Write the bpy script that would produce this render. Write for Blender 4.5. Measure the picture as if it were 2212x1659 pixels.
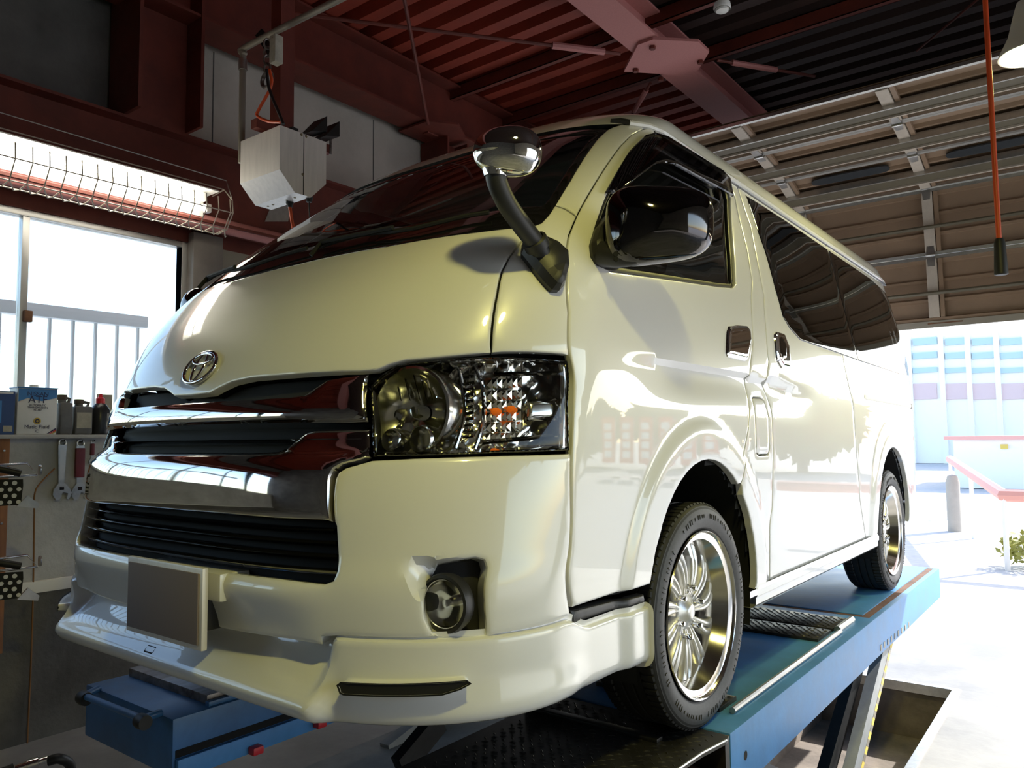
import bpy, bmesh, math, random
import numpy as np
from mathutils import Vector, Matrix
from mathutils.geometry import delaunay_2d_cdt
random.seed(7)
for o in list(bpy.data.objects): bpy.data.objects.remove(o)
SC = bpy.context.scene
COL = SC.collection

# ------------------------------------------------------------------ camera
IMW, IMH, FPX = 2212., 1659., 1670.
YAW, PITCH, ROLL = [math.radians(a) for a in (37.62, 4.10, -0.60)]
CAM = np.array([1.925, -1.02, 1.50])
ZP = 0.638                                     # lift runway surface above the floor
_fw = np.array([-math.sin(YAW)*math.cos(PITCH), math.cos(YAW)*math.cos(PITCH), math.sin(PITCH)])
_r = np.array([math.cos(YAW), math.sin(YAW), 0.]); _u = np.cross(_r, _fw)
_c, _s = math.cos(ROLL), math.sin(ROLL)
RR, UU, FF = _c*_r+_s*_u, _c*_u-_s*_r, _fw
cam = bpy.data.cameras.new('camera'); camo = bpy.data.objects.new('camera', cam); COL.objects.link(camo)
cam.sensor_width = 36.; cam.lens = FPX/IMW*36.; cam.clip_end = 300.; cam.clip_start = .02
camo.matrix_world = Matrix(((RR[0], UU[0], -FF[0], CAM[0]), (RR[1], UU[1], -FF[1], CAM[1]), (RR[2], UU[2], -FF[2], CAM[2]), (0, 0, 0, 1)))
SC.camera = camo
def ray(px, py): return FF+(px-IMW/2)/FPX*RR-(py-IMH/2)/FPX*UU
def on(px, py, ax, val):                        # photo pixel -> point on the plane axis = val
    d = ray(px, py); return CAM+(val-CAM[ax])/d[ax]*d
def onx(px, py, v): return on(px, py, 0, v)
def ony(px, py, v): return on(px, py, 1, v)
def onz(px, py, v): return on(px, py, 2, v)

# ------------------------------------------------------------------ light
SC.view_settings.view_transform = 'Standard'; SC.view_settings.look = 'None'
SC.view_settings.gamma = 1.; SC.view_settings.use_curve_mapping = False
SC.view_settings.exposure = 0.42
wd = bpy.data.worlds.new('world'); SC.world = wd; wd.use_nodes = True
nt = wd.node_tree; bg = nt.nodes['Background']
sky = nt.nodes.new('ShaderNodeTexSky'); sky.sky_type = 'NISHITA'; sky.sun_disc = False
sky.sun_elevation = math.radians(38); sky.sun_rotation = math.radians(25); sky.air_density = 1.; sky.dust_density = 1.2; sky.ozone_density = .6
nt.links.new(sky.outputs[0], bg.inputs[0]); bg.inputs[1].default_value = 0.42
def lamp(name, kind, loc, energy, color, rot=None, **kw):
    l = bpy.data.lights.new(name, kind); l.energy = energy; l.color = color
    for k, v in kw.items(): setattr(l, k, v)
    o = bpy.data.objects.new(name, l); COL.objects.link(o); o.location = loc
    if rot is not None: o.rotation_euler = rot
    return o
SUND = Vector((0.42, 0.80, 0.60)).normalized()          # towards the sun
so = lamp('sun', 'SUN', (8, 20, 15), 6.8, (1., .99, .97), angle=math.radians(.6))
so.rotation_euler = SUND.to_track_quat('Z', 'Y').to_euler()

# ------------------------------------------------------------------ materials
MATS = {}
def mat(name, col, rough=.5, metal=0., coat=0., spec=.5, noise=None, bump=None, emit=None, coat_rough=.03, col2=None, rvar=0., **kw):
    m = bpy.data.materials.new(name); m.use_nodes = True; t = m.node_tree; b = t.nodes['Principled BSDF']
    b.inputs['Base Color'].default_value = (*col, 1); b.inputs['Roughness'].default_value = rough
    b.inputs['Metallic'].default_value = metal; b.inputs['Coat Weight'].default_value = coat
    b.inputs['Coat Roughness'].default_value = coat_rough; b.inputs['Specular IOR Level'].default_value = spec
    tc = None
    if noise or bump:
        tc = t.nodes.new('ShaderNodeTexCoord')
    if noise:
        sc_, amt = noise[0], noise[1]
        n = t.nodes.new('ShaderNodeTexNoise'); n.inputs['Scale'].default_value = sc_; n.inputs['Detail'].default_value = 6; n.inputs['Roughness'].default_value = .65
        t.links.new(tc.outputs['Object'], n.inputs['Vector'])
        if len(noise) > 2:
            mp = t.nodes.new('ShaderNodeMapping'); mp.inputs['Scale'].default_value = noise[2]
            t.links.new(tc.outputs['Object'], mp.inputs['Vector']); t.links.new(mp.outputs[0], n.inputs['Vector'])
        r = t.nodes.new('ShaderNodeValToRGB'); r.color_ramp.elements[0].position = .35; r.color_ramp.elements[1].position = .68
        c2 = col2 if col2 else tuple(c*(1-amt) for c in col)
        r.color_ramp.elements[0].color = (*c2, 1); r.color_ramp.elements[1].color = (*col, 1)
        t.links.new(n.outputs['Fac'], r.inputs[0]); t.links.new(r.outputs[0], b.inputs['Base Color'])
        if rvar:
            mr = t.nodes.new('ShaderNodeMapRange'); mr.inputs[3].default_value = max(0, rough-rvar); mr.inputs[4].default_value = rough+rvar
            t.links.new(n.outputs['Fac'], mr.inputs[0]); t.links.new(mr.outputs[0], b.inputs['Roughness'])
    if bump:
        n2 = t.nodes.new('ShaderNodeTexNoise'); n2.inputs['Scale'].default_value = bump[0]; n2.inputs['Detail'].default_value = 4
        t.links.new(tc.outputs['Object'], n2.inputs['Vector'])
        bp = t.nodes.new('ShaderNodeBump'); bp.inputs['Strength'].default_value = bump[1]; bp.inputs['Distance'].default_value = bump[2] if len(bump) > 2 else .01
        t.links.new(n2.outputs['Fac'], bp.inputs['Height']); t.links.new(bp.outputs[0], b.inputs['Normal'])
    if emit:
        b.inputs['Emission Color'].default_value = (*emit[0], 1); b.inputs['Emission Strength'].default_value = emit[1]
    MATS[name] = m; return m
def glass_mat(name, tint, refl=1., ior=1.5, rough=0.):
    m = bpy.data.materials.new(name); m.use_nodes = True; t = m.node_tree
    for n in list(t.nodes): t.nodes.remove(n)
    o = t.nodes.new('ShaderNodeOutputMaterial'); mx = t.nodes.new('ShaderNodeMixShader'); tr = t.nodes.new('ShaderNodeBsdfTransparent')
    gl = t.nodes.new('ShaderNodeBsdfGlossy'); fr = t.nodes.new('ShaderNodeFresnel'); fr.inputs[0].default_value = ior
    tr.inputs[0].default_value = (*tint, 1); gl.inputs['Roughness'].default_value = rough; gl.inputs[0].default_value = (refl, refl, refl, 1)
    t.links.new(fr.outputs[0], mx.inputs[0]); t.links.new(tr.outputs[0], mx.inputs[1]); t.links.new(gl.outputs[0], mx.inputs[2]); t.links.new(mx.outputs[0], o.inputs[0])
    MATS[name] = m; return m
mat('paint', (.75, .75, .745), rough=.32, coat=1., coat_rough=.015, noise=(2200., .03))
mat('paint_lip', (.75, .75, .745), rough=.30, coat=1., coat_rough=.015)
mat('black_plastic', (.018, .018, .019), rough=.42, bump=(900., .12, .002))
mat('matte_black', (.008, .008, .008), rough=.75)
mat('gloss_black', (.006, .006, .007), rough=.06, coat=1.)
mat('black_chrome', (.095, .09, .09), rough=.06, metal=1.)
mat('chrome', (.82, .81, .80), rough=.035, metal=1.)
mat('smoke_chrome', (.62, .60, .58), rough=.045, metal=1.)
mat('satin_metal', (.62, .61, .59), rough=.32, metal=1., noise=(14., .25), rvar=.1)
mat('reflector', (.92, .92, .90), rough=.20, metal=1.)
mat('amber', (.9, .17, .01), rough=.2, emit=((1, .2, .02), .15))
mat('rubber', (.020, .020, .021), rough=.62, noise=(60., .3))
mat('rubber_side', (.055, .055, .057), rough=.55, noise=(90., .25))
mat('alloy', (.80, .78, .74), rough=.30, metal=.55, coat=.6)
mat('alloy_polish', (.80, .78, .74), rough=.14, metal=1.)
mat('dark_cavity', (.004, .004, .004), rough=.9)
mat('interior_grey', (.10, .10, .10), rough=.8)
mat('interior_light', (.35, .34, .31), rough=.8)
mat('plate_grey', (.19, .15, .135), rough=.8)
mat('white_plastic', (.75, .74, .70), rough=.4)
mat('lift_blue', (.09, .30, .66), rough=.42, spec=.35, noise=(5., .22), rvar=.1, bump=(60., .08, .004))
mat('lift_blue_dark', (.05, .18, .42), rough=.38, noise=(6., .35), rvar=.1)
mat('steel_dark', (.025, .024, .023), rough=.45, metal=.35, noise=(18., .45), rvar=.12)
mat('steel_worn', (.34, .31, .29), rough=.4, metal=.7, noise=(22., .55, (1, .35, 1)), rvar=.15, col2=(.10, .075, .065))
mat('tread_steel', (.085, .08, .072), rough=.38, metal=.6, noise=(11., .5), rvar=.12)
mat('leg_grey', (.30, .31, .31), rough=.5, noise=(8., .25))
mat('rust', (.22, .10, .05), rough=.8, noise=(15., .5))
mat('red_oxide', (.15, .024, .012), rough=.62, noise=(5., .35), bump=(40., .1, .004))
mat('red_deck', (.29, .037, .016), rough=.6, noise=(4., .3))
mat('pink_primer', (.50, .195, .18), rough=.6, noise=(90., .12))
mat('concrete', (.55, .55, .55), rough=.9, noise=(3., .28), bump=(45., .25, .01))
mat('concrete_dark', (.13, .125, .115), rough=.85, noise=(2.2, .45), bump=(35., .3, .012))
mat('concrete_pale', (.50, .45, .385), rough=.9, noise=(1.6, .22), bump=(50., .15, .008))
mat('floor', (.38, .365, .345), rough=.55, noise=(1.4, .42), bump=(30., .15, .006), rvar=.15)
mat('pit', (.33, .27, .215), rough=.85, noise=(3.5, .5), bump=(25., .3, .01))
mat('asphalt', (.58, .57, .55), rough=.9, noise=(6., .2))
mat('alum', (.55, .54, .52), rough=.4, metal=.8)
mat('frame_white', (.90, .89, .87), rough=.5)
mat('door_beige', (.28, .185, .115), rough=.5, noise=(3., .16))
mat('door_stile', (.52, .45, .37), rough=.5, noise=(20., .12))
mat('galv', (.58, .57, .53), rough=.33, metal=.85, noise=(25., .2))
mat('galv_dull', (.30, .27, .22), rough=.5, metal=.3)
mat('strut_olive', (.13, .11, .07), rough=.5, noise=(9., .2))
mat('stainless', (.78, .74, .69), rough=.45, metal=.25, noise=(40., .12, (1, 1, .1)), coat=.1)
mat('wood', (.36, .15, .055), rough=.7, noise=(9., .35, (4, 4, .4)))
mat('cord_red', (.62, .075, .015), rough=.4)
mat('cord_brown', (.22, .10, .03), rough=.8)
mat('cable_black', (.012, .012, .012), rough=.5)
mat('grip_maroon', (.16, .018, .03), rough=.45)
mat('can_white', (.80, .80, .79), rough=.35, noise=(8., .06))
mat('can_blue', (.05, .22, .55), rough=.3)
mat('ink_navy', (.02, .025, .09), rough=.5)
mat('ink_red', (.55, .03, .03), rough=.5)
mat('ink_gold', (.55, .38, .05), rough=.4)
mat('box_blue', (.03, .07, .20), rough=.45)
mat('bottle_grey', (.16, .155, .15), rough=.4, noise=(14., .3))
mat('bottle_black', (.02, .02, .022), rough=.3)
mat('label_cream', (.48, .45, .36), rough=.6, noise=(18., .3))
mat('label_brown', (.075, .055, .035), rough=.6)
mat('cap_red', (.62, .02, .03), rough=.35)
mat('yellow_tape', (.75, .55, .12), rough=.6)
mat('screw', (.25, .2, .12), rough=.4, metal=.8)
mat('tube_light', (1, 1, 1), rough=.5, emit=((1., .96, .82), 12.))
mat('bulb_light', (1, 1, .9), rough=.5, emit=((1., .95, .62), 22.))
mat('lamp_white', (.85, .84, .80), rough=.4)
mat('lamp_shade', (.74, .70, .58), rough=.45)
mat('banner_red', (.75, .03, .04), rough=.7)
mat('leaf', (.10, .16, .05), rough=.7, noise=(3., .5))
mat('leaf_yellow', (.42, .42, .10), rough=.7, noise=(5., .4))
mat('bark', (.12, .09, .06), rough=.9)
mat('bldg_white', (.95, .93, .90), rough=.8)
mat('bldg_glass', (.46, .62, .68), rough=.5, coat=.0)
mat('bldg_red', (.72, .55, .55), rough=.7)
mat('roof_red', (.85, .42, .36), rough=.7)
mat('seat_cloth', (.07, .07, .072), rough=.9)
glass_mat('windscreen', (.42, .46, .42), 1., 1.42)
glass_mat('door_glass', (.50, .54, .47), 1., 1.42)
glass_mat('privacy_glass', (.035, .03, .028), 1., 1.5)
glass_mat('visor', (.14, .13, .12), 1., 1.5)
glass_mat('lens', (.93, .94, .92), 1., 1.38)
glass_mat('pane', (.96, .98, .97), 1., 1.3)

# ------------------------------------------------------------------ mesh helpers
class MB:
    def __init__(s): s.v = []; s.f = []
    def add(s, v, f):
        n = len(s.v); s.v += [tuple(map(float, p)) for p in v]; s.f += [tuple(i+n for i in q) for q in f]; return s
    def box(s, lo, hi):
        (a, b, c), (d, e, g) = lo, hi
        return s.add([(a, b, c), (d, b, c), (d, e, c), (a, e, c), (a, b, g), (d, b, g), (d, e, g), (a, e, g)], [(0, 3, 2, 1), (4, 5, 6, 7), (0, 1, 5, 4), (1, 2, 6, 5), (2, 3, 7, 6), (3, 0, 4, 7)])
    def cbox(s, lo, hi, c=.004):                 # chamfered box
        lo = np.array(lo, float); hi = np.array(hi, float); c = min(c, .45*float((hi-lo).min()))
        bm = bmesh.new(); bmesh.ops.create_cube(bm, size=1.)
        for v in bm.verts: v.co = Vector([(lo[i]+hi[i])/2+v.co[i]*(hi[i]-lo[i]) for i in range(3)])
        bmesh.ops.bevel(bm, geom=bm.edges[:], offset=c, segments=2, profile=.6, affect='EDGES')
        bm.verts.index_update(); s.add([v.co for v in bm.verts], [[v.index for v in f.verts] for f in bm.faces]); bm.free(); return s
    def prism(s, poly, o, ex, ey, ez, t):        # polygon in (ex, ey), extruded by ez*t
        o, ex, ey, ez = [np.array(q, float) for q in (o, ex, ey, ez)]
        a = [o+ex*p[0]+ey*p[1] for p in poly]; b = [q+ez*t for q in a]; n = len(poly)
        return s.add(a+b, [tuple(range(n))[::-1], tuple(range(n, 2*n))]+[(i, (i+1) % n, (i+1) % n+n, i+n) for i in range(n)])
    def tube(s, pts, r, n=8, caps=True, closed=False):
        P = [np.array(p, float) for p in pts]; m = len(P); rs = r if hasattr(r, '__len__') else [r]*m
        ring = []; prev = None
        for i in range(m):
            if closed: d = P[(i+1) % m]-P[i-1]
            else: d = P[min(i+1, m-1)]-P[max(i-1, 0)]
            d = d/(np.linalg.norm(d)+1e-12)
            if prev is None:
                a = np.array([0, 0, 1.]) if abs(d[2]) < .9 else np.array([1., 0, 0]); x = np.cross(d, a)
            else: x = prev-d*prev.dot(d)
            x /= np.linalg.norm(x)+1e-12; y = np.cross(d, x); prev = x
            ring.append([P[i]+rs[i]*(math.cos(2*math.pi*k/n)*x+math.sin(2*math.pi*k/n)*y) for k in range(n)])
        f = []
        for i in range(m if closed else m-1):
            j = (i+1) % m
            f += [(i*n+k, i*n+(k+1) % n, j*n+(k+1) % n, j*n+k) for k in range(n)]
        if caps and not closed: f += [tuple(range(n))[::-1], tuple((m-1)*n+k for k in range(n))]
        return s.add([p for q in ring for p in q], f)
    def lathe(s, prof, o=(0, 0, 0), ax=(0, 0, 1), n=32, a0=0., a1=2*math.pi, closed_prof=False):   # prof: (radius, height)
        o = np.array(o, float); ax = np.array(ax, float); ax /= np.linalg.norm(ax)
        h = np.array([1., 0, 0]) if abs(ax[0]) < .9 else np.array([0, 1., 0]); x = np.cross(ax, h); x /= np.linalg.norm(x); y = np.cross(ax, x)
        full = abs(a1-a0-2*math.pi) < 1e-6; m = n if full else n+1; k = len(prof)
        V = [o+ax*p[1]+p[0]*(math.cos(a0+(a1-a0)*i/n)*x+math.sin(a0+(a1-a0)*i/n)*y) for i in range(m) for p in prof]
        f = []
        for i in range(n):
            j = (i+1) % m
            for q in range(k if closed_prof else k-1):
                q2 = (q+1) % k; f.append((i*k+q, j*k+q, j*k+q2, i*k+q2))
        return s.add(V, f)
    def grid(s, V, nu, nv, cu=False, cv=False):
        f = []
        for i in range(nu if cu else nu-1):
            for j in range(nv if cv else nv-1):
                f.append((i*nv+j, ((i+1) % nu)*nv+j, ((i+1) % nu)*nv+(j+1) % nv, i*nv+(j+1) % nv))
        return s.add(V, f)
def mesh_of(name, mb, smooth=35, weld=True):
    me = bpy.data.meshes.new(name); me.from_pydata(mb.v, [], mb.f)
    bm = bmesh.new(); bm.from_mesh(me)
    if weld: bmesh.ops.remove_doubles(bm, verts=bm.verts, dist=1e-5)
    bmesh.ops.recalc_face_normals(bm, faces=bm.faces); bm.to_mesh(me); bm.free()
    if smooth: me.shade_smooth(); me.set_sharp_from_angle(angle=math.radians(smooth))
    return me
def obj(name, mb, m, parent=None, smooth=35, weld=True, loc=None):
    me = mesh_of(name, mb, smooth, weld) if isinstance(mb, MB) else mb
    if m is not None and not me.materials: me.materials.append(MATS[m] if isinstance(m, str) else m)
    o = bpy.data.objects.new(name, me); COL.objects.link(o)
    if parent is not None: o.parent = parent
    if loc is not None: o.location = loc
    return o
def tag(o, label, cat, group=None):
    o['label'] = label; o['category'] = cat
    if group: o['group'] = group
    return o
def thing(name, label, cat, loc=(0, 0, 0), group=None):
    o = bpy.data.objects.new(name, None); COL.objects.link(o); o.location = loc; o.empty_display_size = .1
    return tag(o, label, cat, group)
def struct(o, label=None):
    o['kind'] = 'structure'
    if label: o['label'] = label
    return o
def copy_tree(o, parent=None):
    c = o.copy(); COL.objects.link(c); c.parent = parent
    for ch in list(o.children): copy_tree(ch, c)
    return c
def text_mb(txt, size, o, ex, ey, depth=.001, align='CENTER'):
    cu = bpy.data.curves.new('t', 'FONT'); cu.body = txt; cu.size = size; cu.align_x = align; cu.extrude = depth
    ob = bpy.data.objects.new('t', cu); COL.objects.link(ob)
    dg = bpy.context.evaluated_depsgraph_get(); me = bpy.data.meshes.new_from_object(ob.evaluated_get(dg))
    o, ex, ey = [np.array(q, float) for q in (o, ex, ey)]; ez = np.cross(ex, ey)
    mb = MB(); mb.add([o+ex*v.co.x+ey*v.co.y+ez*v.co.z for v in me.vertices], [list(p.vertices) for p in me.polygons])
    bpy.data.objects.remove(ob); bpy.data.curves.remove(cu); bpy.data.meshes.remove(me); return mb
def spl(pts, n=6):                              # open Catmull-Rom through points
    P = [np.array(p, float) for p in pts]
    if len(P) < 3: return P
    Q = [2*P[0]-P[1]]+P+[2*P[-1]-P[-2]]; out = []
    for i in range(1, len(Q)-2):
        a, b, c, d = Q[i-1:i+3]
        for k in range(n):
            t = k/n; out.append(.5*((2*b)+(c-a)*t+(2*a-5*b+4*c-d)*t*t+(3*b-a-3*c+d)*t**3))
    return out+[P[-1]]

mat('post_grey', (.20, .175, .155), rough=.55, noise=(6., .2))
mat('lamp_chrome', (.93, .92, .89), rough=.15, metal=1.)
mat('shade_deck', (.030, .012, .009), rough=.7, noise=(4., .3))  # deck of the unlit second bay: its shade is put into the colour
mat('slot_glass', (.035, .04, .045), rough=.2)
# ================================================================== the setting
XW = -2.5                                         # left wall, inner face
YD = 6.0                                          # garage door plane
PX0, PX1, PY0, PY1, PZ = .36, 1.125, .95, 4.25, -.32   # lift pit
fl = MB()
for lo, hi in (((-2.7, -5), (PX0, YD)), ((PX1, -5), (7, YD)), ((PX0, -5), (PX1, PY0)), ((PX0, PY1), (PX1, YD))):
    fl.add([(lo[0], lo[1], 0), (hi[0], lo[1], 0), (hi[0], hi[1], 0), (lo[0], hi[1], 0)], [(0, 1, 2, 3)])
struct(obj('floor', fl, 'floor', smooth=0))
pm = MB()
pm.box((PX0-.1, PY0-.1, PZ-.1), (PX1+.1, PY1+.1, PZ)); pm.box((PX0-.1, PY0, PZ), (PX0, PY1, -.001)); pm.box((PX1, PY0, PZ), (PX1+.1, PY1, -.001))
pm.box((PX0-.1, PY1, PZ), (PX1+.1, PY1+.1, -.001)); pm.box((PX0-.1, PY0-.1, PZ), (PX1+.1, PY0, -.001))
struct(obj('floor_pit', pm, 'pit', smooth=0), 'concrete lined pit under the lift')
em = MB(); em.box((PX1-.012, PY0, -.05), (PX1+.03, PY1+.03, .006)); em.box((PX0, PY1-.012, -.05), (PX1-.013, PY1+.03, .006))
struct(obj('trim_1', em, 'galv', smooth=0), 'steel angle edging of the pit')

# ceiling: corrugated deck, ribs across the room
ck = MB(); ZC = 4.42; pit_ = .21; y = -5.0; pr = []
while y < 6.3:
    pr += [(y, ZC+.08), (y+.075, ZC+.08), (y+.095, ZC), (y+.19, ZC)]; y += pit_
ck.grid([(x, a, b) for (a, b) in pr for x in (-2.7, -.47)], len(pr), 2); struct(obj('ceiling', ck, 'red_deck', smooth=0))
ck2 = MB(); ck2.grid([(x, a, b) for (a, b) in pr for x in (-.47, 7.)], len(pr), 2); struct(obj('ceiling_bay', ck2, 'shade_deck', smooth=0), 'corrugated deck of the second bay, shade painted into its colour')
# a roof skin above, so no daylight leaks in
rs = MB(); rs.box((-3.2, -5.3, ZC+.2), (7.3, 6.4, ZC+.3)); struct(obj('ceiling_skin', rs, 'red_deck', smooth=0))

# left wall
def wbox(name, y0, y1, z0, z1, m, x0=XW-.18, x1=XW): return struct(obj(name, MB().box((x0, y0, z0), (x1, y1, z1)), m, smooth=0))
lw = wbox('wall_left', -5, 6.2, 0, 1.53, 'concrete')
obj('lower_band', MB().box((XW, -5, 0), (XW+.02, 6, .74)), 'concrete_dark', lw)
obj('band_capping', MB().cbox((XW, -5, .74), (XW+.035, 6, .80), .006), 'white_plastic', lw)
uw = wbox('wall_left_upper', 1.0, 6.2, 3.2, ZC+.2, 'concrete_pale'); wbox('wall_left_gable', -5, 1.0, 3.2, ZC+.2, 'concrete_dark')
obj('panel_joint', MB().box((XW, 2.98, 3.3), (XW+.003, 2.988, 4.0)), 'concrete_dark', uw)
obj('panel_joint', MB().box((XW, 1.62, 3.3), (XW+.003, 1.627, 4.0)), 'concrete_dark', uw)
hd = wbox('wall_left_header', -5, 6.2, 2.74, 3.2, 'red_oxide', XW-.18, XW-.04)
sill = struct(obj('trim_2', MB().cbox((XW-.16, -5, 1.53), (XW+.06, 6.2, 1.55), .004), 'concrete', smooth=30), 'concrete window ledge along the left wall')
wbox('wall_left_pier', 3.6, 6.2, 1.55, 3.2, 'concrete')
# windows in the left wall
def window(n, y0, y1, z0, z1, mull):
    f = MB(); d0, d1 = XW-.12, XW-.05; w = .035
    f.cbox((d0, y0, z0), (d1, y0+w, z1), .004); f.cbox((d0, y1-w, z0), (d1, y1, z1), .004); f.cbox((d0, y0+w, z0), (d1, y1-w, z0+w), .004); f.cbox((d0, y0+w, z1-w), (d1, y1-w, z1), .004)
    wo = struct(obj('window_%d' % n, f, 'alum'))
    ys = [y0+w]+list(mull)+[y1-w]
    for m in mull: obj('mullion', MB().cbox((d0+.01, m-.018, z0+w), (d1-.005, m+.018, z1-w), .004), 'alum', wo)
    for a, b in zip(ys[:-1], ys[1:]): obj('pane', MB().box((XW-.088, a+.018, z0+w), (XW-.082, b-.018, z1-w)), 'pane', wo, smooth=0)
    return wo
w1 = window(1, -3.6, 1.50, 1.55, 2.74, (-2.6, -1.5, -.45, .60))
lk = onx(57, 684, XW-.06)
obj('catch', MB().cbox((lk[0], lk[1]-.02, lk[2]-.03), (lk[0]+.03, lk[1]+.02, lk[2]+.03), .004), 'rust', w1)
w2 = window(2, 1.70, 3.58, 1.55, 2.62, (2.65,))
obj('transom', MB().box((XW-.14, 1.70, 2.62), (XW-.04, 3.58, 2.74)), 'galv_dull', w2)
cp = struct(obj('wall_left_post', MB().cbox((XW-.17, 1.50, 1.55), (XW+.02, 1.70, 2.80), .006), 'post_grey'), 'steel window post')

# other walls (behind and beside the camera, seen in reflections only)
struct(obj('wall_front', MB().box((-2.7, -5.2, 0), (7.2, -5, ZC+.2)), 'concrete_dark', smooth=0))
struct(obj('wall_right', MB().box((7, -5, 0), (7.2, -.5, ZC+.2)).box((7, -.5, 3.15), (7.2, 6.2, ZC+.2)).box((7, 5.8, 0), (7.2, 6.2, 3.15)), 'concrete_pale', smooth=0))
DX0, DX1 = -2.30, 6.0
struct(obj('wall_back', MB().box((-2.7, YD+.12, 3.55), (7.2, YD+.3, ZC+.2)).box((-2.7, YD+.12, 0), (DX0, YD+.3, 3.55)).box((DX1, YD+.12, 0), (7.2, YD+.3, 3.55)), 'concrete_dark', smooth=0))

# ------------------------------------------------------------------ overhead sectional door
dr = bpy.data.objects.new('door_1', None); COL.objects.link(dr); struct(dr, 'beige sectional overhead door, half open')
J = [(6.0, 2.42), (5.975, 2.955), (5.90, 3.49), (5.38, 3.635), (4.86, 3.71), (4.36, 3.785)]
STX = [-2.12+.99*i for i in range(9)]
for i in range(5):
    a = np.array((0, *J[i])); b = np.array((0, *J[i+1])); e = b-a; Ls = np.linalg.norm(e); e /= Ls
    n = np.array((0, -e[2], e[1]))                   # towards the room / down
    if n[1] > 0: n = -n
    def q(x, s, d): return np.array((x, 0, 0))+a+e*s+n*d
    sk = MB(); prof = [(0.004, -.02), (.03, -.02)]; nr = 3; 
    for k in range(nr):
        s0 = .03+(Ls-.06)*k/nr; s1 = .03+(Ls-.06)*(k+1)/nr; prof += [(s0+.010, -.042), (s1-.032, -.042), (s1-.026, -.018), (s1-.006, -.018)]
    prof += [(Ls-.004, -.02)]
    sk.grid([q(x, s, d) for (s, d) in prof for x in (DX0, DX1)], len(prof), 2)
    sk.grid([q(x, s, d-.012) for (s, d) in prof for x in (DX0, DX1)], len(prof), 2)
    so_ = obj('section', sk, 'door_beige', dr, smooth=0)
    def bar(name, s0, s1, d0, d1, m, x0=DX0, x1=DX1, par=so_):
        mb = MB(); mb.add([q(x, s, d) for x in (x0, x1) for (s, d) in ((s0, d0), (s1, d0), (s1, d1), (s0, d1))], [(0, 1, 2, 3), (7, 6, 5, 4), (0, 4, 5, 1), (1, 5, 6, 2), (2, 6, 7, 3), (3, 7, 4, 0)])
        return obj(name, mb, m, par, smooth=0)
    bar('bottom_rail', .0, .028, -.018, .008, 'galv' if i else 'door_beige'); bar('top_rail', Ls-.028, Ls-.002, -.018, .008, 'galv')
    if i < 2:
        mb = MB(); mb.tube([q(DX0, Ls*.42, .045), q(DX1, Ls*.42, .045)], .016, 8); obj('strut', mb, 'strut_olive', so_)
    else:
        bar('strut', Ls*.30, Ls*.52, .018, .03, 'strut_olive'); bar('strut_lip', Ls*.52, Ls*.545, -.01, .045, 'galv', par=so_); bar('strut_lip', Ls*.275, Ls*.30, -.01, .045, 'door_stile', par=so_)
    for x in STX:
        bar('stile', .03, Ls-.03, -.012, .016, 'door_stile', x-.038, x+.038)
        bar('stile_edge', .03, Ls-.03, -.02, .006, 'door_beige', x+.045, x+.075)
        if i < 4:
            hm = MB(); P0 = q(x, Ls-.06, .018)
            hm.prism([(-.024, -.03), (.024, -.03), (.03, .035), (.03, .085), (.024, .15), (.0, .175), (-.024, .15), (-.03, .085), (-.03, .035)], q(x, Ls-.06, .017), (1, 0, 0), e, n, .006)
            hm.tube([q(x-.035, Ls, .026), q(x+.035, Ls, .026)], .011, 8)
            obj('hinge', hm, 'satin_metal', so_)
    if i == 2:
        for x in STX[:-1]:
            cx = x+.50; wdt = .30; poly = []
            for k in range(16):
                t = 2*math.pi*k/16; poly.append((math.copysign(abs(math.cos(t))**.35, math.cos(t))*wdt, math.copysign(abs(math.sin(t))**.6, math.sin(t))*.05))
            wm = MB(); wm.prism(poly, q(cx, Ls*.72, -.02), (1, 0, 0), e, n, .012); obj('window_light', wm, 'slot_glass', so_)
    if i == 0:
        bar('floor_seal', -.05, .0, -.03, .02, 'galv_dull'); bar('lift_label', -.024, -.014, .0205, .022, 'rust', .80, 1.05)
for xx, nm in ((DX1+.02, 'track'), (DX0-.02, 'track')):
    pts = [(xx, YD+.02, .0), (xx, YD-.02, 3.3), (xx, YD-.10, 3.52), (xx, YD-.35, 3.64), (xx, 4.3, 3.80)]
    obj(nm, MB().tube(pts, .03, 6), 'galv', dr)

# ------------------------------------------------------------------ steel frame
def ibeam(name, p0, p1, h, w, label, m='red_oxide', t=.016, up=(0, 0, 1)):
    p0, p1 = np.array(p0, float), np.array(p1, float); e = p1-p0; L_ = np.linalg.norm(e); e /= L_; up = np.array(up, float); sd = np.cross(e, up)
    prof = [(-w/2, 0), (w/2, 0), (w/2, t), (t/2, t), (t/2, h-t), (w/2, h-t), (w/2, h), (-w/2, h), (-w/2, h-t), (-t/2, h-t), (-t/2, t), (-w/2, t)]
    mb = MB(); n = 12; V = [p+sd*a+up*b for p in (p0, p1) for a, b in prof]
    mb.add(V, [(i, (i+1) % n, (i+1) % n+n, i+n) for i in range(n)]+[(0, 1, 2, 3, 10, 11), (9, 4, 5, 6, 7, 8), (10, 3, 4, 9)])
    mb.add(V[12:], [(11, 10, 3, 2, 1, 0), (8, 7, 6, 5, 4, 9), (9, 4, 3, 10)])
    return tag(obj(name, mb, m, smooth=0), label, 'beam')
ibeam('steel_beam', (XW+.10, -4.9, 2.82), (XW+.10, 5.9, 2.82), .50, .20, 'dark red steel beam running above the left windows')
eb = ibeam('steel_beam', (-2.28, -4.9, 3.98), (-2.28, 5.9, 3.98), .42, .26, 'red roof beam under the deck along the left wall top')
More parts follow.
